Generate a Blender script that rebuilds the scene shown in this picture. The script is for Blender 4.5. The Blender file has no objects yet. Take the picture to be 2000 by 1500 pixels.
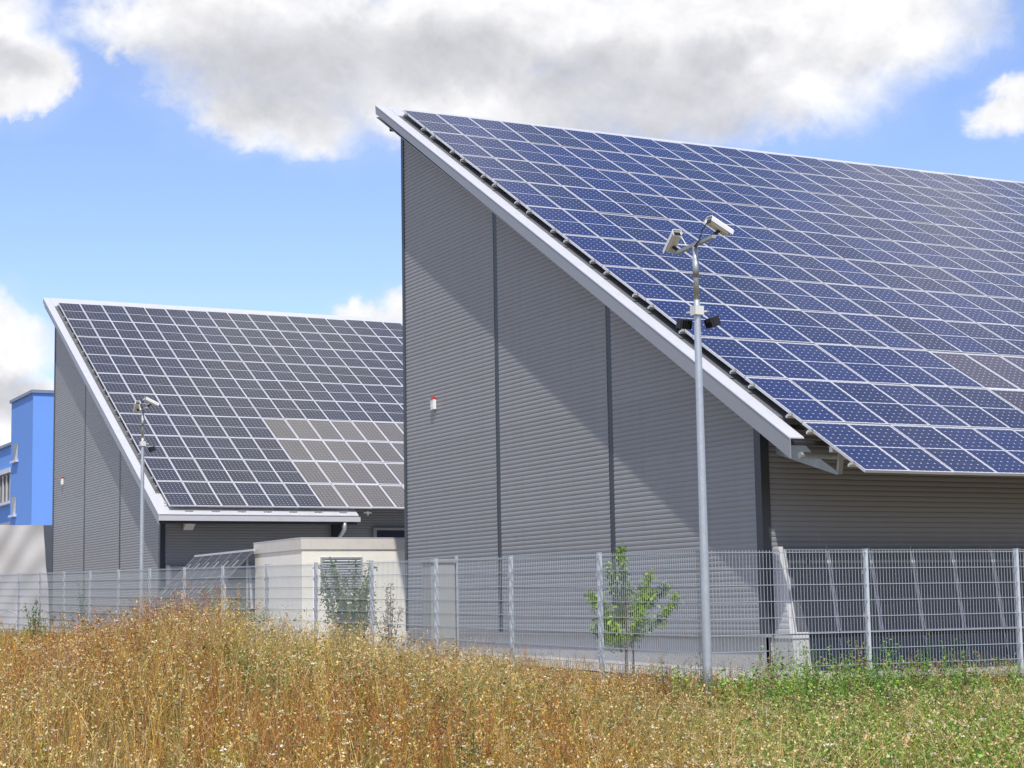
import bpy, math, random
import numpy as np
from mathutils import Vector, Matrix

random.seed(7)
rng = np.random.default_rng(11)
S = bpy.context.scene
COL = S.collection

# ------------------------------------------------------------------ camera
F_PX = 3568.1
cr = Vector((0.88902, -0.45755, -0.01691)); cu = Vector((-0.04046, -0.1153, 0.99251)); cf = Vector((0.45607, 0.88168, 0.12102))
cd = bpy.data.cameras.new('camera'); cam = bpy.data.objects.new('camera', cd); COL.objects.link(cam)
cd.sensor_width = 36.0; cd.lens = 36.0 * F_PX / 2000.0; cd.clip_start = 0.1; cd.clip_end = 6000
M = Matrix.Identity(4)
for i in range(3):
    M[i][0] = cr[i]; M[i][1] = cu[i]; M[i][2] = -cf[i]
cam.matrix_world = M
S.camera = cam
YAW = 0.477377

# ------------------------------------------------------------------ sun, exposure
SUN_DIR = Vector((-0.225, -0.50, 0.835)).normalized()
SUN_EL = math.asin(SUN_DIR.z); SUN_ROT = math.atan2(SUN_DIR.x, SUN_DIR.y)
sl = bpy.data.lights.new('sun', 'SUN'); sl.energy = 4.6; sl.angle = math.radians(0.53); sl.color = (1.0, 0.955, 0.88)
so = bpy.data.objects.new('sun', sl); COL.objects.link(so); so.location = (0, 0, 60)
so.rotation_euler = SUN_DIR.to_track_quat('Z', 'Y').to_euler()
S.view_settings.view_transform = 'Standard'; S.view_settings.look = 'None'
S.view_settings.exposure = 0.0; S.view_settings.gamma = 1.0; S.view_settings.use_curve_mapping = False
S.render.engine = 'CYCLES'
S.cycles.max_bounces = 6; S.cycles.transparent_max_bounces = 8

# ------------------------------------------------------------------ node helpers
class NT:
    def __init__(s, tree): s.t = tree; s.n = tree.nodes; s.l = tree.links
    def node(s, kind, **kw):
        n = s.n.new(kind)
        for k, v in kw.items(): setattr(n, k, v)
        return n
    def put(s, sock, v):
        if hasattr(v, 'links') or isinstance(v, bpy.types.NodeSocket): s.l.new(v, sock)
        else: sock.default_value = v
    def m(s, op, a, b=None, c=None, clamp=False):
        n = s.node('ShaderNodeMath', operation=op); n.use_clamp = clamp
        s.put(n.inputs[0], a)
        if b is not None: s.put(n.inputs[1], b)
        if c is not None: s.put(n.inputs[2], c)
        return n.outputs[0]
    def v(s, op, a, b=None):
        n = s.node('ShaderNodeVectorMath', operation=op); s.put(n.inputs[0], a)
        if b is not None: s.put(n.inputs[1], b)
        return n.outputs['Value'] if op in ('DOT_PRODUCT', 'LENGTH', 'DISTANCE') else n.outputs[0]
    def mix(s, f, a, b, mode='MIX'):
        n = s.node('ShaderNodeMix', data_type='RGBA', blend_type=mode); s.put(n.inputs[0], f)
        s.put(n.inputs[6], a if not isinstance(a, tuple) else (*a[:3], 1)); s.put(n.inputs[7], b if not isinstance(b, tuple) else (*b[:3], 1))
        return n.outputs[2]
    def smooth(s, x, lo, hi, a=0.0, b=1.0):
        n = s.node('ShaderNodeMapRange', interpolation_type='SMOOTHSTEP'); s.put(n.inputs[0], x)
        n.inputs[1].default_value = lo; n.inputs[2].default_value = hi; n.inputs[3].default_value = a; n.inputs[4].default_value = b
        return n.outputs[0]
    def noise(s, vec, scale, detail=4, rough=0.55, dist=0.0):
        n = s.node('ShaderNodeTexNoise'); s.put(n.inputs['Vector'], vec)
        n.inputs['Scale'].default_value = scale; n.inputs['Detail'].default_value = detail
        n.inputs['Roughness'].default_value = rough; n.inputs['Distortion'].default_value = dist
        return n.outputs['Fac']
    def comb(s, x, y, z=0.0):
        n = s.node('ShaderNodeCombineXYZ'); s.put(n.inputs[0], x); s.put(n.inputs[1], y); s.put(n.inputs[2], z); return n.outputs[0]
    def sep(s, v):
        n = s.node('ShaderNodeSeparateXYZ'); s.put(n.inputs[0], v); return n.outputs

# ------------------------------------------------------------------ world: clear sky with cumulus
W = bpy.data.worlds.new('World'); S.world = W; W.use_nodes = True
t = NT(W.node_tree); t.n.clear()
SKY_STRENGTH = 0.13
sky = t.node('ShaderNodeTexSky', sky_type='NISHITA'); sky.sun_disc = False
sky.sun_elevation = SUN_EL; sky.sun_rotation = SUN_ROT; sky.altitude = 150; sky.air_density = 1.0; sky.dust_density = 0.6; sky.ozone_density = 1.6
tc = t.node('ShaderNodeTexCoord'); d = t.v('NORMALIZE', tc.outputs['Generated'])
u = t.m('MULTIPLY', t.m('ARCTAN2', t.v('DOT_PRODUCT', d, (math.cos(YAW), -math.sin(YAW), 0)), t.v('DOT_PRODUCT', d, (math.sin(YAW), math.cos(YAW), 0))), 57.2958)
dz = t.sep(d)[2]
el = t.m('MULTIPLY', t.m('ARCSINE', dz), 57.2958)
# billowing noise that displaces the outlines of the clouds
nz_big = t.noise(t.v('MULTIPLY', d, (1, 1, 1.5)), 7.0, 3, 0.5)
nz_mid = t.noise(t.v('MULTIPLY', d, (1, 1, 1.3)), 24.0, 5, 0.58, 0.3)
nz_fine = t.noise(d, 85.0, 5, 0.62, 0.4)
uw = t.m('ADD', u, t.m('MULTIPLY', t.m('SUBTRACT', nz_mid, 0.5), 2.6))
ew = t.m('ADD', el, t.m('MULTIPLY', t.m('SUBTRACT', t.noise(t.v('ADD', d, (3.1, 1.7, 0.4)), 26.0, 5, 0.58, 0.3), 0.5), 2.0))
def blob_field(blobs, uu, vv):
    f = None
    for (a, b, ra, rb) in blobs:
        qa = t.m('DIVIDE', t.m('SUBTRACT', uu, a), ra); qb = t.m('DIVIDE', t.m('SUBTRACT', vv, b), rb)
        q = t.m('SUBTRACT', 1.0, t.m('ADD', t.m('MULTIPLY', qa, qa), t.m('MULTIPLY', qb, qb)))
        if f is None: f = q
        else:
            n = t.node('ShaderNodeMath', operation='SMOOTH_MAX'); t.put(n.inputs[0], f); t.put(n.inputs[1], q); n.inputs[2].default_value = 0.35; f = n.outputs[0]
    return f
CL = [(-16.9, 17.7, 2.6, 2.1), (-15.9, 16.4, 2.5, 1.6),                        # cloud at the left
      (-8.5, 18.6, 4.9, 2.6), (-6.2, 17.4, 5.6, 2.9), (-3.0, 17.2, 4.0, 2.9), (-7.0, 15.3, 2.7, 1.25), (-2.2, 15.6, 3.0, 1.1),
      (1.0, 18.2, 4.6, 2.6), (4.2, 16.8, 5.4, 3.1), (8.0, 17.2, 5.4, 2.9), (11.5, 17.7, 4.2, 2.1), (5.0, 15.4, 3.4, 1.5), (1.2, 15.6, 3.2, 1.5),
      (15.5, 14.3, 1.1, 0.65), (16.6, 15.0, 1.5, 0.8),                           # small one at the right
      (-16.9, 8.0, 3.0, 1.75), (-16.2, 5.6, 3.9, 1.7), (-19.5, 6.5, 3.0, 2.4),   # low bank at the left
      (-4.3, 8.8, 1.5, 0.8), (-3.2, 8.8, 1.6, 1.1), (-0.5, 7.6, 4.0, 1.4)]
GREY = [(-7.4, 16.6, 4.6, 1.75), (-2.2, 16.9, 3.8, 1.25), (4.6, 15.3, 4.6, 1.9), (2.6, 16.4, 3.0, 1.2), (6.6, 16.9, 1.8, 0.8), (-16.4, 16.6, 2.0, 0.9), (-16.6, 6.6, 2.4, 0.8)]
field = blob_field(CL, uw, ew)
# other cumulus round the rest of the sky, of the same kind
far_mask = t.m('MAXIMUM', t.smooth(t.m('ABSOLUTE', u), 19, 26), t.smooth(el, 21, 26))
gen = t.m('SUBTRACT', t.m('MULTIPLY', t.m('SUBTRACT', nz_big, 0.52), 7.0), 0.15)
field = t.m('MAXIMUM', field, t.m('SUBTRACT', t.m('MULTIPLY', t.m('ADD', gen, 3.0), far_mask), 3.0))
fieldn = t.m('ADD', t.m('ADD', field, t.m('MULTIPLY', t.m('SUBTRACT', nz_mid, 0.5), 0.9)), t.m('MULTIPLY', t.m('SUBTRACT', nz_fine, 0.5), 0.6))
soft = t.smooth(t.noise(t.v('ADD', d, (7.7, 2.2, 5.1)), 11.0, 3, 0.5), 0.36, 0.64, 0.6, 2.7)       # some edges crisp, some feathered
alpha = t.smooth(t.m('DIVIDE', t.m('SUBTRACT', fieldn, 0.05), soft), -0.28, 0.34)
veil = t.m('MULTIPLY', t.smooth(field, -1.1, 0.5), 0.16)
alpha = t.m('MULTIPLY', t.m('MAXIMUM', alpha, veil), t.smooth(el, -0.5, 1.5))
gf = t.m('ADD', blob_field(GREY, uw, ew), t.m('MULTIPLY', t.m('SUBTRACT', nz_mid, 0.5), 0.75))
grey = t.m('MULTIPLY', t.smooth(gf, -0.6, 1.15), 0.95)
grey = t.m('MAXIMUM', grey, t.m('MULTIPLY', t.smooth(t.m('SUBTRACT', nz_big, t.m('MULTIPLY', nz_mid, 0.3)), 0.3, 0.6), t.m('MULTIPLY', far_mask, 0.8)))
k = 1.0 / SKY_STRENGTH
ccol = t.mix(grey, tuple(c * k for c in (1.0, 1.0, 1.02)), tuple(c * k for c in (0.65, 0.655, 0.705)))
nz_up = t.noise(t.v('MULTIPLY', t.v('ADD', d, (-0.004, -0.006, 0.013)), (1, 1, 1.3)), 24.0, 5, 0.58, 0.3)
relief = t.m('SUBTRACT', nz_mid, nz_up)                        # billows: the side towards the sun is brighter
nz_up2 = t.noise(t.v('ADD', d, (-0.0015, -0.002, 0.004)), 85.0, 5, 0.62, 0.4)
bright = t.m('ADD', t.m('ADD', 0.96, t.m('MULTIPLY', relief, 0.55)), t.m('MULTIPLY', t.m('SUBTRACT', nz_fine, nz_up2), 0.10))
ccol = t.mix(1.0, ccol, t.comb(bright, bright, bright), 'MULTIPLY')
skyc = t.mix(1.0, sky.outputs[0], (1.30, 1.31, 1.58), 'MULTIPLY')
fin = t.mix(alpha, skyc, ccol)
bg = t.node('ShaderNodeBackground'); bg.inputs[1].default_value = SKY_STRENGTH; t.put(bg.inputs[0], fin)
wo = t.node('ShaderNodeOutputWorld'); t.l.new(bg.outputs[0], wo.inputs[0])

# ------------------------------------------------------------------ materials
def mat(name, col, rough=0.6, metal=0.0, spec=0.5, var=0.12, vscale=3.0, bump=0.0, bscale=40.0, stretch=(1, 1, 1), dirt=None, dirt_amt=0.0, per_obj=0.0):
    m = bpy.data.materials.new(name); m.use_nodes = True; q = NT(m.node_tree); b = q.n['Principled BSDF']
    tcn = q.node('ShaderNodeTexCoord'); co = q.v('MULTIPLY', tcn.outputs['Object'], stretch)
    n1 = q.noise(co, vscale, 5, 0.6)
    val = q.m('ADD', 1.0 - var, q.m('MULTIPLY', n1, 2 * var))
    if per_obj:
        oi = q.node('ShaderNodeObjectInfo'); val = q.m('MULTIPLY', val, q.m('ADD', 1 - per_obj, q.m('MULTIPLY', oi.outputs['Random'], 2 * per_obj)))
    c = q.mix(1.0, col, q.comb(val, val, val), 'MULTIPLY')
    if dirt:
        c = q.mix(q.m('MULTIPLY', q.smooth(q.noise(co, vscale * 2.3, 6, 0.7), 0.45, 0.75), dirt_amt), c, dirt)
    q.put(b.inputs['Base Color'], c); b.inputs['Roughness'].default_value = rough; b.inputs['Metallic'].default_value = metal
    b.inputs['Specular IOR Level'].default_value = spec
    if bump:
        bn = q.node('ShaderNodeBump'); bn.inputs['Strength'].default_value = bump; bn.inputs['Distance'].default_value = 0.01
        q.put(bn.inputs['Height'], q.noise(co, bscale, 4, 0.6)); q.l.new(bn.outputs[0], b.inputs['Normal'])
    return m

def panel_mat(name, cell, dark, gap, mid, rows, margin, dot, length, width=0.813, rough=0.16, spec=0.20):
    """monocrystalline cells under glass: six columns of pseudo-square cells, white backsheet in the corners"""
    m = bpy.data.materials.new(name); m.use_nodes = True; q = NT(m.node_tree); b = q.n['Principled BSDF']
    co = q.sep(q.node('ShaderNodeTexCoord').outputs['Object']); x, y = co[0], co[1]
    mx, my = margin
    cw = (width - 2 * mx) / 6.0
    half = mid > 0
    ch = (length - 2 * my - mid) / rows
    px = q.m('DIVIDE', q.m('SUBTRACT', x, mx), cw)
    yy = q.m('SUBTRACT', y, my)
    if half:
        up = q.m('GREATER_THAN', yy, ch * rows / 2 + mid / 2)
        inmid = q.m('LESS_THAN', q.m('ABSOLUTE', q.m('SUBTRACT', yy, ch * rows / 2 + mid / 2)), mid / 2)
        yy = q.m('SUBTRACT', yy, q.m('MULTIPLY', up, mid))
    py = q.m('DIVIDE', yy, ch)
    fx = q.m('MULTIPLY', q.m('ABSOLUTE', q.m('SUBTRACT', px, q.m('ROUND', px))), cw)
    fy = q.m('MULTIPLY', q.m('ABSOLUTE', q.m('SUBTRACT', py, q.m('ROUND', py))), ch)
    dots = q.m('LESS_THAN', q.m('ADD', fx, fy), dot)
    lines = q.m('LESS_THAN', q.m('MINIMUM', fx, fy), 0.0017)
    bus = q.m('LESS_THAN', q.m('ABSOLUTE', q.m('SUBTRACT', q.m('ABSOLUTE', q.m('SUBTRACT', q.m('FRACT', px), 0.5)), 0.2)), 0.007)
    out = q.m('MAXIMUM', q.m('MAXIMUM', q.m('LESS_THAN', px, 0.0), q.m('GREATER_THAN', px, 6.0)), q.m('MAXIMUM', q.m('LESS_THAN', py, 0.0), q.m('GREATER_THAN', py, float(rows))))
    if half: out = q.m('MAXIMUM', out, inmid)
    oi = q.node('ShaderNodeObjectInfo').outputs['Random']
    wn = q.node('ShaderNodeTexWhiteNoise'); q.put(wn.inputs['Vector'], q.v('ADD', q.comb(q.m('FLOOR', px), q.m('FLOOR', py)), q.comb(q.m('MULTIPLY', oi, 91.0), 0.0)))
    r1 = q.m('MULTIPLY', oi, q.m('ADD', 0.75, q.m('MULTIPLY', wn.outputs[0], 0.5)))
    c = q.mix(r1, cell, dark)
    c = q.mix(q.m('MULTIPLY', bus, 0.16), c, (0.55, 0.57, 0.62))
    c = q.mix(q.m('MULTIPLY', lines, 0.45), c, gap)
    c = q.mix(q.m('MAXIMUM', dots, out), c, (0.50, 0.52, 0.55))
    # thin film of dust
    c = q.mix(q.m('MULTIPLY', q.noise(q.comb(x, y, q.m('MULTIPLY', oi, 40)), 2.0, 5, 0.6), 0.05), c, (0.5, 0.45, 0.38))
    q.put(b.inputs['Base Color'], c); b.inputs['Roughness'].default_value = rough; b.inputs['IOR'].default_value = 1.45
    b.inputs['Specular IOR Level'].default_value = spec
    return m

def attr_mat(name, rough=0.75, trans=0.35):
    m = bpy.data.materials.new(name); m.use_nodes = True; q = NT(m.node_tree); q.n.clear()
    a = q.node('ShaderNodeAttribute', attribute_name='Col')
    df = q.node('ShaderNodeBsdfPrincipled'); df.inputs['Roughness'].default_value = rough; df.inputs['Specular IOR Level'].default_value = 0.25
    tr = q.node('ShaderNodeBsdfTranslucent')
    q.l.new(a.outputs['Color'], df.inputs['Base Color']); q.l.new(a.outputs['Color'], tr.inputs['Color'])
    mx = q.node('ShaderNodeMixShader'); mx.inputs[0].default_value = trans
    q.l.new(df.outputs[0], mx.inputs[1]); q.l.new(tr.outputs[0], mx.inputs[2])
    o = q.node('ShaderNodeOutputMaterial'); q.l.new(mx.outputs[0], o.inputs[0])
    return m

MT = {}
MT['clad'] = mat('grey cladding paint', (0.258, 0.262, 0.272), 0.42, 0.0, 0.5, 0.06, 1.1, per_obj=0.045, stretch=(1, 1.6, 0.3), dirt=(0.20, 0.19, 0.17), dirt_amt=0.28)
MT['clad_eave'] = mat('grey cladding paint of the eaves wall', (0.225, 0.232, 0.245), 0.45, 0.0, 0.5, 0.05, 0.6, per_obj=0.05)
MT['anthracite'] = mat('anthracite metal', (0.032, 0.038, 0.048), 0.4, 0.0, 0.5, 0.1)
MT['black'] = mat('black metal', (0.012, 0.013, 0.015), 0.5)
MT['trim'] = mat('white aluminium sheet', (0.62, 0.62, 0.635), 0.38, 0.25, 0.5, 0.05, 1.2, dirt=(0.42, 0.41, 0.40), dirt_amt=0.2)
MT['trim_face'] = mat('grey coated sheet', (0.29, 0.295, 0.315), 0.4, 0.2, 0.5, 0.06, 1.0)
MT['frame'] = mat('anodised frame', (0.60, 0.60, 0.61), 0.4, 0.15, 0.5, 0.05, 2.0)
MT['deck'] = mat('dark roof sheet', (0.13, 0.133, 0.138), 0.6, 0.0, 0.3, 0.15, 2.0)
MT['alu'] = mat('mill aluminium', (0.62, 0.62, 0.60), 0.35, 0.7, 0.5, 0.1, 8.0)
MT['galv'] = mat('galvanised steel', (0.47, 0.50, 0.53), 0.42, 0.55, 0.5, 0.16, 9.0, 0.15, 60, dirt=(0.62, 0.64, 0.66), dirt_amt=0.5)
MT['galv_fence'] = mat('galvanised fence steel', (0.42, 0.46, 0.50), 0.45, 0.35, 0.5, 0.1, 6.0)
MT['galv_post'] = mat('galvanised post', (0.60, 0.64, 0.68), 0.45, 0.2, 0.5, 0.12, 5.0, dirt=(0.42, 0.45, 0.48), dirt_amt=0.5)
MT['steel'] = mat('galvanised bracket', (0.36, 0.39, 0.40), 0.5, 0.4, 0.5, 0.2, 12.0)
MT['concrete'] = mat('light concrete', (0.42, 0.41, 0.40), 0.85, 0, 0.3, 0.1, 2.0, 0.3, 60, dirt=(0.26, 0.25, 0.23), dirt_amt=0.35)
MT['pave'] = mat('concrete paving', (0.40, 0.385, 0.37), 0.9, 0, 0.3, 0.12, 0.9, 0.3, 50, dirt=(0.30, 0.28, 0.25), dirt_amt=0.4)
MT['cheek'] = mat('white profiled sheet', (0.50, 0.50, 0.50), 0.5, 0.0, 0.5, 0.06)
MT['white'] = mat('white enamel', (0.78, 0.78, 0.77), 0.4, 0, 0.5, 0.05, 6)
MT['offwhite'] = mat('pale grey plastic', (0.66, 0.66, 0.62), 0.45, 0, 0.5, 0.06, 6)
MT['red'] = mat('red lens', (0.42, 0.035, 0.02), 0.25, 0, 0.5, 0.1, 20)
MT['glass_dark'] = mat('dark lens glass', (0.012, 0.014, 0.018), 0.08, 0, 0.6, 0.05)
MT['plaster'] = mat('cream plaster', (0.82, 0.79, 0.70), 0.9, 0, 0.3, 0.05, 1.5, 0.25, 90, dirt=(0.58, 0.53, 0.44), dirt_amt=0.25)
MT['slab'] = mat('beige fascia of the slab', (0.62, 0.585, 0.53), 0.85, 0, 0.3, 0.06, 2.0, 0.2, 70, dirt=(0.44, 0.41, 0.36), dirt_amt=0.3)
MT['louvre'] = mat('aluminium louvre', (0.52, 0.55, 0.57), 0.4, 0.4, 0.5, 0.06)
MT['blue'] = mat('blue render', (0.15, 0.31, 0.72), 0.85, 0, 0.25, 0.05, 0.5, 0.2, 30)
MT['blue_cap'] = mat('grey blue coping', (0.20, 0.24, 0.34), 0.5, 0.2)
MT['sill'] = mat('pale stone sill', (0.55, 0.58, 0.68), 0.6)
MT['tarp'] = mat('grey tarpaulin', (0.47, 0.46, 0.46), 0.6, 0, 0.4, 0.08, 0.8, 0.2, 8)
MT['tarp_shade'] = mat('dark blue grey sheet', (0.10, 0.115, 0.14), 0.6)  # dark colour stands for the shade beside the tarpaulin
MT['cabinet'] = mat('pale grey cabinet', (0.30, 0.305, 0.295), 0.55, 0, 0.4, 0.06, 2)
MT['bark'] = mat('bark', (0.10, 0.075, 0.05), 0.9, 0, 0.2, 0.25, 30)
MT['soil'] = mat('dry soil', (0.20, 0.14, 0.06), 0.95, 0, 0.1, 0.35, 1.3, 0.5, 30, dirt=(0.30, 0.22, 0.08), dirt_amt=0.6)
MT['door'] = mat('dark blue door', (0.012, 0.014, 0.03), 0.4)
MT['cell_near'] = panel_mat('blue cells', (0.007, 0.019, 0.095), (0.011, 0.019, 0.062), (0.16, 0.19, 0.34), 0.022, 12, (0.019, 0.034), 0.0160, 1.675)
MT['cell_left'] = panel_mat('grey blue cells', (0.036, 0.040, 0.060), (0.038, 0.039, 0.050), (0.14, 0.15, 0.18), 0.026, 12, (0.022, 0.038), 0.0165, 1.66)
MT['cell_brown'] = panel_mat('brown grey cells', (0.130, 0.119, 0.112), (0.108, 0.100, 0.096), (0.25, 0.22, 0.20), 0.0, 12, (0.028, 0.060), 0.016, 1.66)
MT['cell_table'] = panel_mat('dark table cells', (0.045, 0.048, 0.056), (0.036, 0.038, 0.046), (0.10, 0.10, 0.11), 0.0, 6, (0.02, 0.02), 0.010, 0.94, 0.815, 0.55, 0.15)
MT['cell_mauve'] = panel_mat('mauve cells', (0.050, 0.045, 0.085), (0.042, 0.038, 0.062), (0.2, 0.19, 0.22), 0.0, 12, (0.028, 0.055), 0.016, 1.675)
MT['cell_low'] = panel_mat('dark facade cells', (0.075, 0.080, 0.092), (0.064, 0.069, 0.080), (0.12, 0.09, 0.10), 0.0, 10, (0.02, 0.02), 0.006, 1.33)
MT['grass'] = attr_mat('dry grass', 0.8, 0.16)
MT['weed'] = attr_mat('green leaves', 0.6, 0.25)

# ------------------------------------------------------------------ mesh helpers
class MB:
    def __init__(s): s.v = []; s.f = []; s.mi = []
    def poly(s, pts, mi=0):
        b = len(s.v); s.v += [tuple(p) for p in pts]; s.f.append(tuple(range(b, b + len(pts)))); s.mi.append(mi)
    def box(s, a, b, mi=0):
        x0, y0, z0 = a; x1, y1, z1 = b
        s.hexa([(x0, y0, z0), (x1, y0, z0), (x1, y1, z0), (x0, y1, z0), (x0, y0, z1), (x1, y0, z1), (x1, y1, z1), (x0, y1, z1)], mi)
    def hexa(s, p, mi=0):
        b = len(s.v); s.v += [tuple(q) for q in p]
        for f in ((3, 2, 1, 0), (4, 5, 6, 7), (0, 1, 5, 4), (1, 2, 6, 5), (2, 3, 7, 6), (3, 0, 4, 7)):
            s.f.append(tuple(b + i for i in f)); s.mi.append(mi)
    def bar(s, p, q, w, h, up=(0, 0, 1), mi=0):
        p = Vector(p); q = Vector(q); d = (q - p).normalized(); up = Vector(up)
        a = d.cross(up)
        if a.length < 1e-4: a = d.cross(Vector((1, 0, 0)))
        a.normalize(); b = a.cross(d)
        a *= w / 2; b *= h / 2
        s.hexa([p - a - b, p + a - b, p + a + b, p - a + b, q - a - b, q + a - b, q + a + b, q - a + b], mi)
    def tube(s, pts, rad, n=10, mi=0, caps=True):
        pts = [Vector(p) for p in pts]
        if not isinstance(rad, (list, tuple)): rad = [rad] * len(pts)
        b = len(s.v); ref = Vector((0.13, 0.97, 0.21))
        for i, p in enumerate(pts):
            d = (pts[min(i + 1, len(pts) - 1)] - pts[max(i - 1, 0)]).normalized()
            a = d.cross(ref); a.normalize(); c = a.cross(d)
            for k in range(n):
                th = 2 * math.pi * k / n; s.v.append(tuple(p + (a * math.cos(th) + c * math.sin(th)) * rad[i]))
        for i in range(len(pts) - 1):
            for k in range(n):
                k2 = (k + 1) % n; s.f.append((b + i * n + k, b + i * n + k2, b + (i + 1) * n + k2, b + (i + 1) * n + k)); s.mi.append(mi)
        if caps:
            s.f.append(tuple(b + k for k in range(n))[::-1]); s.mi.append(mi)
            e = b + (len(pts) - 1) * n; s.f.append(tuple(e + k for k in range(n))); s.mi.append(mi)
    def extrude_x(s, prof, x0, x1, mi=0, caps=True):
        b = len(s.v); n = len(prof)
        s.v += [(x0, y, z) for y, z in prof] + [(x1, y, z) for y, z in prof]
        for i in range(n):
            j = (i + 1) % n; s.f.append((b + i, b + j, b + n + j, b + n + i)); s.mi.append(mi)
        if caps:
            s.f.append(tuple(b + i for i in range(n))[::-1]); s.mi.append(mi); s.f.append(tuple(b + n + i for i in range(n))); s.mi.append(mi)
    def mesh(s, name, mats, origin=(0, 0, 0), smooth=False):
        me = bpy.data.meshes.new(name); o = Vector(origin)
        me.from_pydata([tuple(Vector(v) - o) for v in s.v], [], s.f)
        for m in mats: me.materials.append(m)
        if len(mats) > 1: me.polygons.foreach_set('material_index', s.mi)
        if smooth: me.polygons.foreach_set('use_smooth', [len(f) == 4 for f in s.f])
        me.update(); return me

def link(name, me, parent=None, loc=None, rot=None, kind=None, label=None):
    o = bpy.data.objects.new(name, me); COL.objects.link(o)
    if parent: o.parent = parent
    if loc is not None: o.location = loc
    if rot is not None: o.rotation_euler = rot
    if kind: o['kind'] = kind
    if label: o['label'] = label
    return o
def thing(name, label, cat, loc, group=None, rotz=0):
    o = bpy.data.objects.new(name, None); COL.objects.link(o); o.location = loc; o.rotation_euler = (0, 0, rotz); o.empty_display_size = 0.3
    o['label'] = label; o['category'] = cat
    if group: o['group'] = group
    return o
def part(name, mb, mats, parent, origin=None, kind=None, label=None, smooth=False):
    """a part built in world coordinates under a thing (which is neither turned nor scaled); its own origin is given by origin"""
    if not isinstance(mats, (list, tuple)): mats = [mats]
    if origin is None:
        a = np.array(mb.v); origin = tuple((a.min(0) + a.max(0)) / 2)
    pl = Vector((0, 0, 0)); q = parent
    while q is not None: pl += q.location; q = q.parent
    return link(name, mb.mesh(name, [MT[m] if isinstance(m, str) else m for m in mats], origin, smooth), parent, Vector(origin) - pl, None, kind, label)
def copy_tree(o, parent=None):
    c = o.copy(); COL.objects.link(c); c.parent = parent
    for ch in list(o.children): copy_tree(ch, c)
    return c

# ------------------------------------------------------------------ ground
FX, FY = 12.376, 18.94                       # corner of the fence
def fence_x(y): return FX - 0.0211 * (y - FY)
def fence_y(x): return FY - 0.0185 * (x - FX)
def sstep(x): x = np.clip(x, 0, 1); return x * x * (3 - 2 * x)
CREST_L = np.array([-14., -9, -6.2, -5.3, -4.6, -3.7, -3.1, -2.6, -1.6, -1.0, 0.0, 0.9, 2.0, 3.2, 6, 14])
CREST_Z = np.array([-1.15, -1.1, -1.0, -0.88, -0.70, -0.40, -0.42, -0.68, -0.76, -1.00, -1.17, -1.32, -1.52, -1.54, -1.48, -1.4])
def ground_z(x, y):
    x = np.asarray(x, float); y = np.asarray(y, float)
    yard = -1.13 + 0.0157 * np.clip(y - 19, -10, 60)
    D = x * math.sin(YAW) + y * math.cos(YAW); L = x * math.cos(YAW) - y * math.sin(YAW)
    crest = np.interp(L * 19.0 / np.clip(D, 9, 40), CREST_L, CREST_Z)
    base = -1.56 + 0.05 * np.sin(x * 0.9 + 1) * np.cos(y * 0.7) + 0.03 * np.sin(2.1 * x - 1.3 * y)
    prof = np.where(D < 19, np.exp(-((D - 19) / 6.0) ** 2), np.exp(-((D - 19) / 14.0) ** 2))
    mead = base + (crest + 1.5) * prof
    mm = np.maximum(fence_x(y) - x, fence_y(x) - y)
    near = np.exp(-np.hypot(x, y) / 400.0)
    return (yard + (mead - yard) * sstep((mm + 0.2) / 2.6)) * near + (-1.5) * (1 - near)
def sheet(name, xs, ys, zf, material, kind='structure', keep=None):
    X, Y = np.meshgrid(xs, ys); Z = zf(X, Y); nx, ny = len(xs), len(ys)
    v = np.stack([X.ravel(), Y.ravel(), Z.ravel()], 1)
    i, j = np.meshgrid(np.arange(nx - 1), np.arange(ny - 1)); a = (j * nx + i).ravel()
    f = np.stack([a, a + 1, a + nx + 1, a + nx], 1)
    if keep is not None: f = f[keep(v[f].mean(1))]
    me = bpy.data.meshes.new(name); me.from_pydata(v.tolist(), [], f.tolist()); me.materials.append(MT[material])
    me.polygons.foreach_set('use_smooth', [True] * len(me.polygons)); me.update()
    return link(name, me, kind=kind)
def axis(lo, hi, step, far):
    a = list(np.arange(lo, hi + 1e-6, step)); s = step
    while a[-1] < far: s *= 1.5; a.append(a[-1] + s)
    s = step
    while a[0] > -far: s *= 1.5; a.insert(0, a[0] - s)
    return np.array(a)
sheet('ground', axis(-12, 24, 0.5, 2500), axis(-2, 60, 0.5, 2500), ground_z, 'soil')
sheet('yard_pavement', np.arange(14.6, 60, 0.7), np.arange(20.9, 110, 0.7), lambda x, y: ground_z(x, y) + 0.03, 'pave')

# ------------------------------------------------------------------ the two solar halls
AL = math.radians(30.2225); CA, SA, TA = math.cos(AL), math.sin(AL), math.tan(AL)
PITCH = 0.085
def wave(z):                                  # outward relief of the profiled sheet at height z, as (phase, depth)
    return z
PROFILE = [(0.0, 0.0), (0.12, 0.008), (0.45, 0.0120), (0.78, 0.010), (0.93, 0.001)]   # (share of the pitch, how far it stands out)
def rib_rows(z0, z1):
    out = []; kz = 0
    n = max(1, int(round((z1 - z0) / PITCH)))
    for r in range(n):
        for s_, o_ in PROFILE: out.append((z0 + (r + s_) * PITCH, o_))
    out.append((z0 + n * PITCH, 0.0)); return out
def gable_sheet(xw, ya, yb, z0, z1, roof_y):
    """profiled sheet facing -X, its near end cut along the verge"""
    mb = MB(); rows = [(z, o) for z, o in rib_rows(z0, z1)]
    prev = None
    for z, o in rows:
        y0 = max(ya, roof_y(z))
        if y0 >= yb: break
        b = len(mb.v); mb.v += [(xw - o, y0, z), (xw - o, yb, z)]
        if prev is not None: mb.f.append((prev, b, b + 1, prev + 1)); mb.mi.append(0)
        prev = b
    return mb
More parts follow.
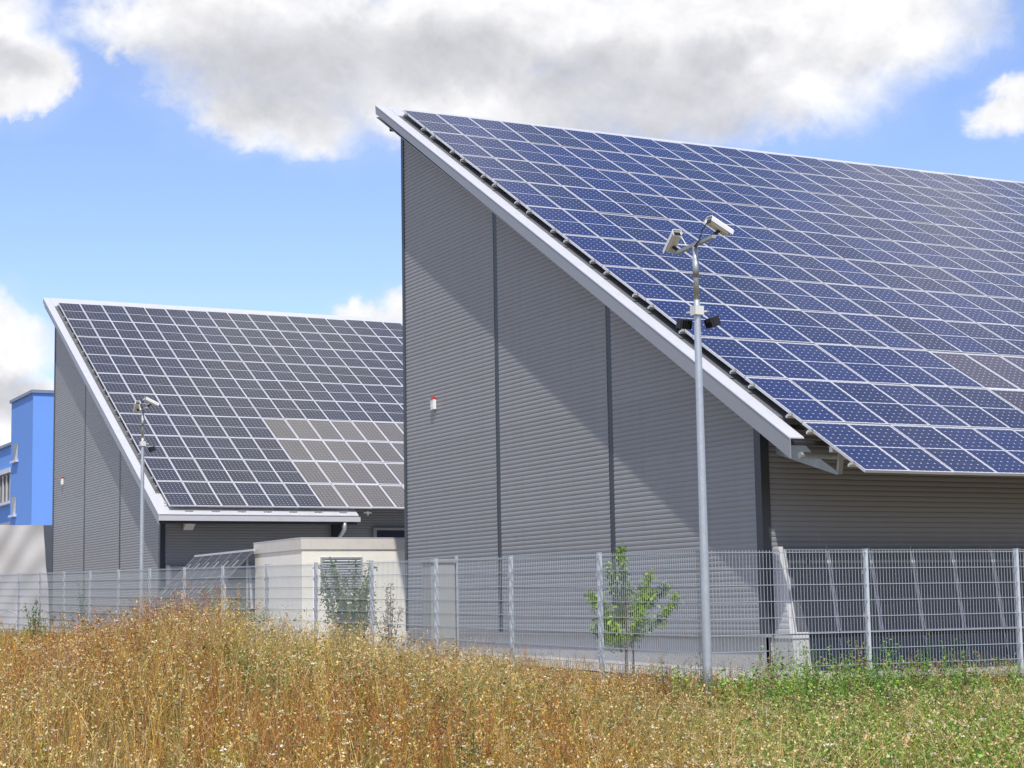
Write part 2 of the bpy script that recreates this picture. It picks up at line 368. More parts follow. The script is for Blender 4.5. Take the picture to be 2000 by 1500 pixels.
def eave_sheet(yw, xa, xb, z0, z1):
    mb = MB(); prev = None
    for z, o in rib_rows(z0, z1):
        b = len(mb.v); mb.v += [(xa, yw - o, z), (xb, yw - o, z)]
        if prev is not None: mb.f.append((prev, prev + 1, b + 1, b)); mb.mi.append(0)
        prev = b
    return mb

def panel_mesh(name, w, l, fw, fl, cell, frame='frame'):
    mb = MB(); h = 0.042
    def ring(a, b, z): return [(a, b, z), (w - a, b, z), (w - a, l - b, z), (a, l - b, z)]
    mb.v = ring(0, 0, 0) + ring(0, 0, h) + ring(fw, fl, h) + ring(fw, fl, h - 0.005)
    mb.f = [(3, 2, 1, 0)] + [(a * 4 + i, a * 4 + (i + 1) % 4, a * 4 + 4 + (i + 1) % 4, a * 4 + 4 + i) for a in range(3) for i in range(4)] + [(12, 13, 14, 15)]
    mb.mi = [0] * 13 + [1]
    return mb.mesh(name, [MT[frame], MT[cell]])
PM_NEAR = panel_mesh('solar_panel', 0.813, 1.675, 0.013, 0.020, 'cell_near')
PM_LEFT = panel_mesh('solar_panel', 0.813, 1.665, 0.015, 0.024, 'cell_left')
PM_BROWN = panel_mesh('solar_panel', 0.811, 1.660, 0.020, 0.032, 'cell_brown')
PM_MAUVE = panel_mesh('solar_panel', 0.811, 1.670, 0.018, 0.028, 'cell_mauve')
PM_LOW = panel_mesh('facade_panel', 0.822, 1.33, 0.006, 0.012, 'cell_low')

def solar_hall(label, P0, rowp, ncol, nrow, xf, xw, xe, ridge, eave_y, yc, yb, bays, zc, zground, brown, eave_panel_mesh, near):
    """P0: upper left corner of the panel field; xf: verge face; xw: gable wall plane; yc, yb: near and far corner of the gable; zc: foot of the cladding"""
    root = thing('solar_hall', label, 'solar building', (xw, yc, zground), 'solar roofed halls')
    A = 0.825
    def deck(y, h=0.0): return ridge[1] - (ridge[0] - y) * TA - h        # top of the roof deck at y, h below it vertically
    FH = 0.30                                                           # vertical depth of the verge
    # body
    w = MB()
    prof = [(yc + 0.10, zground - 0.4), (yb - 0.05, zground - 0.4), (yb - 0.05, deck(yb - 0.05, FH)), (yc + 0.10, deck(yc + 0.10, FH))]
    w.extrude_x(prof, xw + 0.10, xe - 0.6); part('wall', w, 'anthracite', root)
    # plinth
    pl = MB(); pl.box((xw + 0.05, yc + 0.05, zground - 0.4), (xw + 0.098, yb - 0.06, zc + 0.02)); part('plinth', pl, 'concrete', root)
    pl = MB(); pl.box((xw + 0.05, yc + 0.05, zground - 0.4), (xe - 0.7, yc + 0.098, zc + 0.02)); part('plinth', pl, 'concrete', root)
    dr = MB(); dr.box((xw - 0.025, yc, zc - 0.035), (xw + 0.1, yb, zc)); part('drip_flashing', dr, 'trim_face', root)
    # gable cladding: bays between dark strips, each of sheets laid above one another
    def roof_y(z): return ridge[0] - (ridge[1] - FH * 0.55 - z) / TA
    edges = [yc + 0.175] + [e for b in bays for e in (b - 0.085, b + 0.085)] + [yb - 0.13]
    SH = 12 * PITCH
    for i in range(0, len(edges), 2):
        ya, ybb = edges[i], edges[i + 1]; z = zc; kk = 0
        while True:
            if roof_y(z) >= ybb - 0.02: break
            mb = gable_sheet(xw + (0.0012 if kk % 2 else 0.0), ya, ybb, z, z + SH - 0.011, roof_y)
            if mb.f: part('cladding_sheet', mb, 'clad', root)
            z += SH; kk += 1
    for b in bays:
        st = MB(); st.hexa([(xw - 0.004, b - 0.082, zc), (xw + 0.05, b - 0.082, zc), (xw + 0.05, b + 0.082, zc), (xw - 0.004, b + 0.082, zc),
                            (xw - 0.004, b - 0.082, deck(b - 0.082, FH * .5)), (xw + 0.05, b - 0.082, deck(b - 0.082, FH * .5)), (xw + 0.05, b + 0.082, deck(b + 0.082, FH * .5)), (xw - 0.004, b + 0.082, deck(b + 0.082, FH * .5))])
        part('joint_strip', st, 'anthracite', root)
    cp = MB(); cp.hexa([(xw - 0.012, yc, zc), (xw + 0.15, yc, zc), (xw + 0.15, yc + 0.172, zc), (xw - 0.012, yc + 0.172, zc),
                        (xw - 0.012, yc, deck(yc, FH * .6)), (xw + 0.15, yc, deck(yc, FH * .6)), (xw + 0.15, yc + 0.172, deck(yc + 0.172, FH * .6)), (xw - 0.012, yc + 0.172, deck(yc + 0.172, FH * .6))])
    part('corner_post', cp, 'anthracite', root)
    bp = MB(); bp.box((xw - 0.026, yb - 0.128, zc), (xw + 0.12, yb, deck(yb - 0.128, FH))); part('corner_post', bp, 'anthracite', root)
    # eaves wall cladding
    x = xw + 0.155; kx = 0
    ztop = deck(yc + 0.05, FH) - 0.01
    while x < xe - 0.9:
        xx = min(x + 5.6, xe - 0.7); z = zc; kk = 0
        while z < ztop - 0.05:
            zz = min(z + SH - 0.011, ztop)
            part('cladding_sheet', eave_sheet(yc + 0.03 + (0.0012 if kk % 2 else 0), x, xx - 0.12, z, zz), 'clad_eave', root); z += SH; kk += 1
        js = MB(); js.box((xx - 0.12, yc + 0.03, zc), (xx - 0.002, yc + 0.09, ztop)); part('joint_strip', js, 'anthracite', root)
        x = xx; kx += 1
    # roof deck
    rx0 = xf + 0.012
    rd = MB(); ya_ = eave_y[1]
    rd.extrude_x([(ya_, deck(ya_) - 0.004), (ridge[0], ridge[1] - 0.004), (ridge[0], ridge[1] - 0.12), (ya_, deck(ya_) - 0.12)], rx0 + 0.02, xe)
    part('roof_deck', rd, 'deck', root)
    # verge: sloping face and white top flange
    y0, y1 = eave_y[0], ridge[0]
    yt = y1 + (0.0 if near else 0.12)
    vf = MB(); vf.hexa([(xf, y0, deck(y0, FH)), (xf + 0.02, y0, deck(y0, FH)), (xf + 0.02, yt, deck(yt, FH * 0.62)), (xf, yt, deck(yt, FH * 0.62)),
                        (xf, y0, deck(y0) + 0.0), (xf + 0.02, y0, deck(y0)), (xf + 0.02, yt + 0.02, deck(yt + 0.02)), (xf, yt + 0.02, deck(yt + 0.02))])
    part('verge_face', vf, 'trim_face', root)
    fl = 0.265 if near else 0.25
    vt = MB(); vt.extrude_x([(y0, deck(y0) + 0.002), (yt, deck(yt) + 0.002), (yt, deck(yt) + 0.022), (y0, deck(y0) + 0.022)], xf - 0.008, xf + fl)
    part('verge_trim', vt, 'trim', root)
    so = MB(); ys_ = eave_y[1] + 0.1
    so.extrude_x([(ys_, deck(ys_, FH - 0.03)), (y1, deck(y1, FH - 0.03)), (y1, deck(y1, FH - 0.05)), (ys_, deck(ys_, FH - 0.05))], xf + 0.02, xw + 0.3)
    part('verge_soffit', so, 'trim_face', root)
    # ridge cap and sloping ridge soffit behind
    rc = MB(); rc.extrude_x([(P0[1] + 0.05, deck(P0[1] + 0.05) + 0.03), (yt, deck(yt) + 0.03), (yt + 0.03, deck(yt) - 0.10), (yt, deck(yt) - 0.10), (yt - 0.02, deck(yt) + 0.005), (P0[1] + 0.05, deck(P0[1] + 0.05) + 0.006)], xf + fl + 0.003, xe)
    part('ridge_cap', rc, 'trim', root)
    rs = MB(); rs.extrude_x([(yt + 0.0, deck(yt) - 0.13), (yb - 0.04, deck(yb) - FH - 0.25), (yb - 0.04, deck(yb) - 0.12), (ridge[0], ridge[1] - 0.125)], xf + 0.30, xe - 0.3)
    part('ridge_soffit', rs, 'anthracite', root)
    # rails with end clamps, two under each row of panels
    n = Vector((0, -SA, CA)); up = Vector((0, CA, SA)); org = Vector(P0)
    for r in range(nrow):
        for fr in (0.17, 0.83):
            base = org - up * ((r + fr) * rowp) - n * 0.052
            rb = MB(); a = base + Vector((-0.085, 0, 0)); b = base + Vector((ncol * A, 0, 0)); rb.bar(a, b, 0.034, 0.034, n)
            rail = part('mounting_rail', rb, 'alu', root)
            cb = MB(); c0 = base + Vector((-0.048, 0, 0)) + n * 0.026
            cb.box((-0.02, -0.024, -0.008), (0.045, 0.024, 0.006)); cb.box((-0.009, -0.008, 0.006), (0.009, 0.008, 0.032)); cb.box((0.024, -0.022, 0.006), (0.044, 0.022, 0.050))
            me = cb.mesh('clamp', [MT['alu']]); rot = Matrix.Rotation(AL, 3, 'X')
            o = link('clamp', me, rail); o['kind'] = 'stuff'
            rl = rail.location + root.location
            o.location = c0 - rl; o.rotation_euler = (AL, 0, 0)
    # panels
    for r in range(nrow):
        for c_ in range(ncol):
            p = org + Vector((c_ * A + 0.006, 0, 0)) - up * ((r + 1) * rowp - 0.010)
            p += n * random.uniform(-0.004, 0.004) - n * 0.03
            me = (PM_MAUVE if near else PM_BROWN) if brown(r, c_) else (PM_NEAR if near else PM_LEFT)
            lab = None
            if brown(r, c_): lab = 'mauve grey solar panel without a middle line' if near else 'brownish grey solar panel without a middle line'
            o = link('solar_panel', me, root, p - root.location, (AL + random.uniform(-0.006, 0.006), random.uniform(-0.006, 0.006), 0), None, lab)
    # leaning collectors at the foot of the eaves wall
    zt = zc + 1.33; sl_ = 0.235 / 1.33
    th = math.atan(sl_)
    yt0 = yc - 0.14
    xl = xe - 1 if near else 21.5
    for i in range(int((xl - xw - 0.26) / 0.845)):
        xx = xw + 0.26 + i * 0.845
        link('facade_panel', eave_panel_mesh, root, Vector((xx, yt0 - 1.33 * sl_, zc + 0.012)) - root.location, (math.pi / 2 - th, 0, 0))
        if i:
            dv = MB(); dv.bar((xx - 0.011, yt0 - 1.33 * sl_ - 0.006, zc + 0.012), (xx - 0.011, yt0 - 0.006, zt + 0.05), 0.012, 0.010, (0, 1, 0)); part('cover_strip', dv, 'trim_face', root)
            dv = MB(); dv.bar((xx - 0.011, yt0 - 1.95 * sl_ - 0.02, zc - 0.60), (xx - 0.011, yt0 - 1.40 * sl_ - 0.02, zc - 0.07), 0.014, 0.012, (0, 1, 0)); part('cover_strip', dv, 'steel', root)
    lo = MB(); lo.hexa([(xw + 0.45, yt0 - 2.0 * sl_, zc - 0.68), (xl, yt0 - 2.0 * sl_, zc - 0.68), (xl, yc, zc - 0.68), (xw + 0.45, yc, zc - 0.68),
                        (xw + 0.45, yt0 - 1.38 * sl_, zc - 0.05), (xl, yt0 - 1.38 * sl_, zc - 0.05), (xl, yc, zc - 0.05), (xw + 0.45, yc, zc - 0.05)])
    part('sloping_base', lo, 'anthracite', root)
    ck = MB(); prev = None                                              # white ribbed cheek
    for z, o_ in rib_rows(zc + 0.01, zt + 0.02):
        yy = yt0 - (zt - z) * sl_ - 0.02
        b = len(ck.v); ck.v += [(xw + 0.17 - o_ * .6, yy, z), (xw + 0.17 - o_ * .6, yc - 0.005, z), (xw + 0.25, yy, z), (xw + 0.25, yc - 0.005, z)]
        if prev is not None:
            ck.f += [(prev, prev + 1, b + 1, b), (prev, b, b + 2, prev + 2), (prev + 1, prev + 3, b + 3, b + 1)]; ck.mi += [0, 0, 0]
        prev = b
    ck.f.append((prev, prev + 1, prev + 3, prev + 2)); ck.mi.append(0)
    part('cheek', ck, 'cheek', root)
    lg = MB(); lg.box((xw + 0.145, yt0 - 0.33, zc - 0.055), (xw + 0.46, yc + 0.04, zc - 0.004)); part('ledge', lg, 'cheek', root)
    bk = MB(); bk.hexa([(xw + 0.16, yt0 - 0.42, zground - 0.3), (xw + 0.46, yt0 - 0.42, zground - 0.3), (xw + 0.46, yc + 0.04, zground - 0.3), (xw + 0.16, yc + 0.04, zground - 0.3),
                        (xw + 0.16, yt0 - 0.31, zc - 0.057), (xw + 0.46, yt0 - 0.31, zc - 0.057), (xw + 0.46, yc + 0.04, zc - 0.057), (xw + 0.16, yc + 0.04, zc - 0.057)])
    part('base_block', bk, 'concrete', root)
    return root, deck, FH

# near hall
random.seed(3)
O1 = (16.447, 36.969, 11.228)
hall, deck1, FH = solar_hall('large grey hall with blue solar roof reaching the right edge of the photo', O1, 1.6957, 25, 11, 16.08, 16.70, 37.2,
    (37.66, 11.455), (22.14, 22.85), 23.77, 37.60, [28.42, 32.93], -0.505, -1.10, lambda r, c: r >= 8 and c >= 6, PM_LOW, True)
# eaves brackets of the near hall
for i in range(4):
    bx = 16.95 + i * 5.6
    b = MB(); th = 0.03
    pts = [(23.72, 2.56), (23.72, 2.33), (22.98, 2.12), (22.17, 1.89), (22.13, 1.92), (22.78, 2.28), (22.95, 2.42)]
    n_ = len(pts); b.v = [(bx, y, z) for y, z in pts] + [(bx + th, y, z) for y, z in pts]
    b.f = [tuple(range(n_)), tuple(range(2 * n_ - 1, n_ - 1, -1))] + [(i_, n_ + i_, n_ + (i_ + 1) % n_, (i_ + 1) % n_) for i_ in range(n_)]; b.mi = [0] * len(b.f)
    bo = part('eaves_bracket', b, 'steel', hall)
    c = MB(); c.bar((bx + 0.05, 22.18, 1.90), (bx + 0.05, 22.10, 2.30), 0.05, 0.08, (1, 0, 0)); part('strut', c, 'steel', bo)
b = MB(); b.tube([(16.50, 22.48, 2.20), (36.9, 22.48, 2.20)], 0.05, 10); part('eaves_tube', b, 'steel', hall)
b = MB(); b.box((16.80, 22.06, 2.22), (36.9, 22.14, 2.36)); part('purlin', b, 'alu', hall)
b = MB(); b.extrude_x([(22.06, deck1(22.14, .10)), (22.16, deck1(22.14, .10)), (22.16, deck1(22.14, .02)), (22.06, deck1(22.14, .06))], 16.12, 36.9); part('eaves_profile', b, 'black', hall)

# left hall, behind
O2 = (15.985, 67.892, 11.627)
hall2, deck2, FH = solar_hall('smaller grey hall in the left background with greyish solar panels, some brownish', O2, 1.680, 26, 10, 15.62, 16.05, 37.4,
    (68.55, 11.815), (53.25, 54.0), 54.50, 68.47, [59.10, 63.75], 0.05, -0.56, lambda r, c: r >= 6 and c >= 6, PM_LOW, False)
e0 = 53.25; ez = deck2(e0)
b = MB(); b.extrude_x([(e0, ez + 0.002), (54.42, deck2(54.42) + 0.003), (54.42, deck2(54.42) + 0.024), (e0, ez + 0.024)], 15.865, 22.05); part('eaves_trim', b, 'trim', hall2)
b = MB(); b.extrude_x([(e0 - 0.14, ez - 0.03), (e0 - 0.12, ez - 0.03), (e0 - 0.12, ez - 0.16), (e0 - 0.02, ez - 0.16), (e0 - 0.02, ez - 0.02), (e0, ez - 0.02), (e0, ez - 0.18), (e0 - 0.14, ez - 0.18)], 15.62, 22.05); part('gutter', b, 'trim', hall2)
b = MB(); b.box((15.64, e0 + 0.02, ez - 0.26), (22.0, e0 + 0.12, ez - 0.02)); part('eaves_board', b, 'anthracite', hall2)
b = MB(); b.tube([(21.55, e0 - 0.06, ez - 0.19), (21.55, e0 - 0.05, ez - 0.42), (21.52, e0 + 0.5, ez - 0.75), (21.5, e0 + 1.10, ez - 0.95), (21.5, e0 + 1.14, -0.4)], 0.062, 10); part('downpipe', b, 'galv', hall2, smooth=True)
for i in range(8):
    xx = 16.6 + i * 0.83
    b = MB(); b.box((xx - 0.13, e0 + 0.12, ez + 0.10), (xx + 0.13, e0 + 0.17, ez + 0.135)); b.box((xx - 0.02, e0 + 0.10, ez + 0.03), (xx + 0.02, e0 + 0.2, ez + 0.16)); part('snow_clamp', b, 'alu', hall2)
b = MB(); b.box((21.63, 54.40, 0.05), (21.93, 54.50, 3.0)); part('corner_post', b, 'black', hall2)
b = MB(); b.box((23.15, 54.42, 1.86), (26.4, 54.50, 2.52)); dr_ = part('window', b, 'door', hall2)
b = MB(); b.box((23.04, 54.40, 1.78), (23.15, 54.50, 2.60)); b.box((23.15, 54.40, 2.52), (26.5, 54.50, 2.60)); b.box((23.15, 54.40, 1.78), (26.5, 54.50, 1.86)); part('window_frame', b, 'clad', dr_)
b = MB(); b.extrude_x([(54.46, 2.50), (54.46, 2.74), (54.1, 2.74)], 16.75, 17.05); part('security_lamp', b, 'offwhite', hall2)

# ------------------------------------------------------------------ alarm sirens on the gables
def siren(x, y, z, label):
    r = thing('alarm_siren', label, 'alarm siren', (x, y, z), 'alarm sirens on the gables')
    b = MB(); b.box((x - 0.09, y - 0.075, z - 0.105), (x - 0.022, y + 0.075, z + 0.105)); part('housing', b, 'white', r)
    b = MB(); b.tube([(x - 0.058, y, z + 0.107), (x - 0.058, y, z + 0.155), (x - 0.058, y, z + 0.175)], [0.052, 0.048, 0.025], 14); part('beacon', b, 'red', r)
    b = MB(); b.box((x - 0.096, y - 0.02, z - 0.06), (x - 0.0905, y + 0.02, z + 0.06)); part('speaker_slot', b, 'offwhite', r)
siren(16.70, 35.92, 4.40, 'white alarm siren with red beacon on the gable of the large hall')
siren(16.05, 66.88, 4.82, 'white alarm siren with red beacon on the far left hall gable')

# ------------------------------------------------------------------ fence
def fence_panel_mesh(L, z0, H, slope):
    mb = MB(); zt = z0 + H
    n = int(round(L / 0.05)); w = 0.005
    for i in range(n):
        y = (i + 0.5) * L / n; dz_ = slope * y
        mb.box((-w / 2, y - w / 2, z0 + dz_), (w / 2, y + w / 2, zt + 0.028 + dz_))
    for k_ in range(9):
        z = zt - k_ * H / 8
        for sx in (-0.0075, 0.0075):
            mb.bar((sx, 0.0, z), (sx, L, z + slope * L), 0.008, 0.009)
    return mb.mesh('mesh_panel', [MT['galv_fence']])
def post_mesh(h0, h1):
    mb = MB(); mb.box((-0.03, -0.02, h0), (0.03, 0.02, h1))
    return mb.mesh('fence_post', [MT['galv_post']])
fence = thing('wire_fence', 'galvanised double wire mesh fence turning a corner along the meadow', 'fence', (FX, FY, -1.1))
SL = 0.03934 / 2.5
A1 = math.radians(1.2077); A2 = math.radians(1.0603)
PMESH1 = fence_panel_mesh(2.46, 0, 1.63, SL); PMESH2 = fence_panel_mesh(2.46, 0, 1.63, 0.0)
POST = post_mesh(-0.55, 1.66); CAPM = MB(); CAPM.box((-0.033, -0.023, 1.66), (0.033, 0.023, 1.675)); CAPM = CAPM.mesh('post_cap', [MT['galv_fence']])
CLIPM = MB(); CLIPM.box((-0.045, -0.024, 0), (-0.031, 0.024, 0.05)); CLIPM = CLIPM.mesh('clip', [MT['galv']])
ZT0 = 0.622 - 1.63
def post(x, y, z, rz):
    o = link('fence_post', POST, fence, Vector((x, y, z)) - fence.location, (random.uniform(-.006, .006), random.uniform(-.006, .006), rz))
    link('post_cap', CAPM, o)
    for h in (0.25, 0.8, 1.35): link('clip', CLIPM, o, (0, 0, h))
for k_ in range(18):
    y = FY + k_ * 2.5 * math.cos(A1); x = FX - k_ * 2.5 * math.sin(A1); z = ZT0 + k_ * 0.03934
    post(x + 0.045, y, z, A1)
    if k_ < 17: link('mesh_panel', PMESH1, fence, Vector((x, y, z)) - fence.location + Vector((0, 0.02, 0)), (0, 0, A1), 'stuff')
for k_ in range(4):
    x = FX + k_ * 2.5 * math.cos(A2); y = FY - k_ * 2.5 * math.sin(A2)
    if k_: post(x, y + 0.045, ZT0, math.pi / 2 * -1 - A2)
    if k_ < 3: link('mesh_panel', PMESH2, fence, Vector((x, y, ZT0)) - fence.location + Vector((0.02, 0, 0)), (0, 0, -math.pi / 2 - A2), 'stuff')

# ------------------------------------------------------------------ camera masts
def security_camera(parent, at, direc, roll=0):
    """housing with sunshield; `at` is the middle of the housing, direc the way it looks"""
    dv = Vector(direc).normalized(); at = Vector(at)
    side = dv.cross(Vector((0, 0, 1))).normalized(); up = side.cross(dv)
    R = Matrix((side, dv, up)).transposed()
    def place(mb): mb.v = [tuple(R @ (Vector(v) * 0.92) + at) for v in mb.v]; return mb
    L = 0.175
    b = MB(); prof = [(-0.062, -0.035), (-0.045, -0.06), (0.045, -0.06), (0.062, -0.035), (0.062, 0.02), (-0.062, 0.02)]
    n_ = len(prof); b.v = [(x, -L, z) for x, z in prof] + [(x, L * 0.8, z) for x, z in prof]
    b.f = [tuple(range(n_)), tuple(range(2 * n_ - 1, n_ - 1, -1))] + [(i, n_ + i, n_ + (i + 1) % n_, (i + 1) % n_) for i in range(n_)]; b.mi = [0] * len(b.f)
    h = part('camera_housing', place(b), 'offwhite', parent)
    b = MB(); prof = [(-0.072, -0.03), (-0.072, 0.025), (-0.05, 0.052), (0.05, 0.052), (0.072, 0.025), (0.072, -0.03), (0.066, -0.03), (0.066, 0.022), (0.046, 0.046), (-0.046, 0.046), (-0.066, 0.022), (-0.066, -0.03)]
    n_ = len(prof); b.v = [(x, -L - 0.02, z) for x, z in prof] + [(x, L + 0.03, z) for x, z in prof]
    b.f = [(i, n_ + i, n_ + (i + 1) % n_, (i + 1) % n_) for i in range(n_)] + [(n_ - 1 - i, i, i + 1, n_ - 2 - i)[::-1] for i in range(n_ // 2 - 1)] + [(n_ + n_ - 1 - i, n_ + i, n_ + i + 1, n_ + n_ - 2 - i) for i in range(n_ // 2 - 1)]; b.mi = [0] * len(b.f)
    part('sunshield', place(b), 'white', h)
    b = MB(); b.box((-0.05, -L - 0.004, -0.055), (0.05, -L - 0.001, 0.012)); part('rear_plate', place(b), 'glass_dark', h)
    b = MB(); b.box((-0.035, L * 0.8 + 0.001, -0.04), (0.035, L * 0.8 + 0.004, 0.012)); part('lens_window', place(b), 'glass_dark', h)
    return h
def mast(x, y, z0, ztop, label, lamps=2):
    r = thing('camera_mast', label, 'camera mast', (x, y, z0), 'security camera masts')
    H = ztop - z0
    b = MB(); b.tube([(x, y, z0 - 0.3), (x, y, z0 + 0.4), (x, y, ztop - 0.78), (x, y, ztop - 0.70)], [0.061, 0.057, 0.042, 0.034], 18); pole = part('pole', b, 'galv', r, smooth=True)
    b = MB(); b.tube([(x, y, ztop - 0.70), (x, y, ztop - 0.03)], 0.033, 16); part('pole_top', b, 'galv', pole, smooth=True)
    b = MB(); b.tube([(x, y, ztop - 0.42), (x, y, ztop - 0.18)], 0.040, 16); part('sleeve', b, 'steel', pole, smooth=True)
    b = MB(); b.bar((x + 0.05, y + 0.50, ztop - 0.015), (x - 0.05, y - 0.50, ztop + 0.0), 0.055, 0.04); cbar = part('crossbar', b, 'steel', r)
    c1 = Vector((x - 0.01, y + 0.50, ztop + 0.12)); c2 = Vector((x + 0.08, y - 0.42, ztop + 0.15))
    security_camera(r, c1, (0.10, 0.80, -0.55)); security_camera(r, c2, (0.90, 0.12, -0.38))
    for cc, yy in ((c1, 0.46), (c2, -0.40)):
        b = MB(); b.tube([(x - (-0.05 if yy > 0 else 0.04), y + yy, ztop + 0.01), (cc.x, cc.y, cc.z - 0.055)], 0.022, 8); part('swivel_bracket', b, 'black', r)
    b = MB(); b.tube([(c2.x - 0.19, c2.y - 0.02, c2.z + 0.02), (c2.x - 0.22, c2.y + 0.05, c2.z - 0.06), (x - 0.06, y - 0.2, ztop + 0.02), (x - 0.035, y - 0.03, ztop - 0.04)], 0.007, 6); part('cable', b, 'black', r)
    b = MB(); b.tube([(c1.x, c1.y - 0.2, c1.z + 0.03), (c1.x, c1.y - 0.26, c1.z - 0.03), (x, y + 0.2, ztop + 0.02)], 0.007, 6); part('cable', b, 'offwhite', r)
    zc_ = ztop - 0.84
    b = MB(); b.box((x - 0.062, y - 0.062, zc_ - 0.05), (x + 0.062, y + 0.062, zc_ + 0.06)); col = part('clamp_collar', b, 'offwhite', r)
    def lamp(dx, dy, rz):
        p = Vector((x + dx, y + dy, zc_ - 0.05 - (0.07 if dy > 0 else 0.0)))
        b = MB(); b.box((-0.09, -0.07, -0.07), (0.09, 0.05, 0.07))
        for k in range(5): b.box((-0.085 + k * 0.04, 0.0505, -0.065), (-0.075 + k * 0.04, 0.085, 0.065))
        Rm = Matrix.Rotation(rz, 3, 'Z') @ Matrix.Rotation(-0.35, 3, 'X')
        b.v = [tuple(Rm @ (Vector(v) * 0.85) + p) for v in b.v]; h = part('floodlight', b, 'black', r, kind=None)
        g = MB(); g.box((-0.078, -0.074, -0.058), (0.078, -0.0705, 0.058)); g.v = [tuple(Rm @ (Vector(v) * 0.85) + p) for v in g.v]; part('lamp_glass', g, 'glass_dark', h)
        g = MB(); g.bar((x + 0.1 * dx, y + 0.1 * dy, zc_), (x + 0.75 * dx, y + 0.75 * dy, zc_ + 0.01), 0.03, 0.02); part('arm', g, 'offwhite', h)
    lamp(0.24, 0.02, -math.pi / 2 + math.pi * 0.0 + math.pi)
    if lamps > 1: lamp(-0.02, 0.27, math.pi)
    return r
mast(12.27, 18.72, -1.15, 4.42, 'tall galvanised pole at the fence corner with two cameras and two black floodlights')
mast(12.36, 43.53, -0.55, 4.93, 'distant galvanised camera pole before the left hall with one floodlight', 1)

# ------------------------------------------------------------------ transformer kiosk
KX0, KX1, KY0, KY1 = 16.08, 20.60, 42.5, 45.95
kz0, kz1 = -0.75, 1.49
ki = thing('transformer_kiosk', 'cream flat roofed kiosk with louvred vent between the two halls', 'kiosk', (18.3, 44.2, kz0))
b = MB(); b.box((KX0, KY0, kz0 - 0.3), (KX1, KY1, kz1)); kw = part('wall', b, 'plaster', ki)
b = MB(); b.box((KX0 - 0.03, KY0 - 0.03, kz1), (KX1 + 0.03, KY1 + 0.03, kz1 + 0.27)); part('roof_slab', b, 'slab', ki)
b = MB(); b.box((KX0 - 0.035, KY0 - 0.035, kz1 + 0.272), (KX1 + 0.035, KY1 + 0.035, kz1 + 0.295)); part('roof_flashing', b, 'trim', ki)
vx0, vx1, vz0, vz1 = 16.56, 17.68, 0.46, 1.30
b = MB(); b.box((vx0, KY0 - 0.03, vz0), (vx0 + 0.05, KY0 - 0.001, vz1)); b.box((vx1 - 0.05, KY0 - 0.03, vz0), (vx1, KY0 - 0.001, vz1)); b.box((vx0 + .05, KY0 - 0.03, vz0), (vx1 - .05, KY0 - 0.001, vz0 + .04)); b.box((vx0 + .05, KY0 - 0.03, vz1 - .04), (vx1 - .05, KY0 - 0.001, vz1)); b.box((vx0 + 0.05, KY0 - 0.004, vz0 + 0.04), (vx1 - 0.05, KY0 - 0.002, vz1 - 0.04))
vent = part('louvre_vent', b, 'louvre', ki)
nsl = 12
for i in range(nsl):
    z = vz0 + 0.05 + i * (vz1 - vz0 - 0.10) / nsl
    b = MB(); b.hexa([(vx0 + .05, KY0 - 0.045, z), (vx1 - .05, KY0 - 0.045, z), (vx1 - .05, KY0 - 0.008, z + 0.035), (vx0 + .05, KY0 - 0.008, z + 0.035), (vx0 + .05, KY0 - 0.045, z + 0.008), (vx1 - .05, KY0 - 0.045, z + 0.008), (vx1 - .05, KY0 - 0.008, z + 0.043), (vx0 + .05, KY0 - 0.008, z + 0.043)])
    part('slat', b, 'louvre', vent)

# ------------------------------------------------------------------ ground mounted collectors behind the kiosk
ta = thing('solar_table', 'tilted dark solar table standing left of the cream kiosk', 'solar table', (14.9, 47.3, -0.6))
T_top, T_bot = Vector((15.92, 0, 1.54)), Vector((13.92, 0, -0.46))
sl_v = (T_bot - T_top); sl_n = Vector((-1, 0, 1)).normalized()
tl = sl_v.length
for r in range(3):
    for c_ in range(6):
        y0 = 45.6 + c_ * 0.83
        p = T_top + sl_v * ((r + 1) / 3.0); p.y = y0
        # local x along +Y, local y up the slope
        M3 = Matrix((Vector((0, -1, 0)), (-sl_v).normalized(), sl_n)).transposed()
        me = PM_TABLE if 'PM_TABLE' in globals() else None
        if me is None:
            PM_TABLE = me = panel_mesh('solar_panel', 0.815, tl / 3 - 0.02, 0.008, 0.008, 'cell_table', 'deck')
        o = link('solar_panel', me, ta); o.matrix_local = Matrix.Translation(p + Vector((0, 0.82, 0)) - ta.location) @ M3.to_4x4()
        if r < 2:
            b = MB(); q = T_top + sl_v * ((r + 0.5) / 3.0) + sl_n * 0.05; q.y = y0 + 0.4
            b.bar(q - sl_v.normalized() * 0.13, q + sl_v.normalized() * 0.13, 0.05, 0.02, sl_n); part('clip', b, 'alu', ta)  # bright bars added as the glints of the panel frames
b = MB(); b.bar(T_top + Vector((0, 45.55, 0.045)), T_top + Vector((0, 50.62, 0.045)), 0.05, 0.05); part('top_rail', b, 'trim', ta)
for yy in (46.0, 48.1, 50.2):
    b = MB(); b.bar((15.87, yy, -1.0), (15.87, yy, 1.46), 0.06, 0.06); part('leg', b, 'steel', ta)
    b = MB(); b.bar((14.25, yy, -1.0), (14.25, yy, -0.22), 0.06, 0.06); part('leg', b, 'steel', ta)

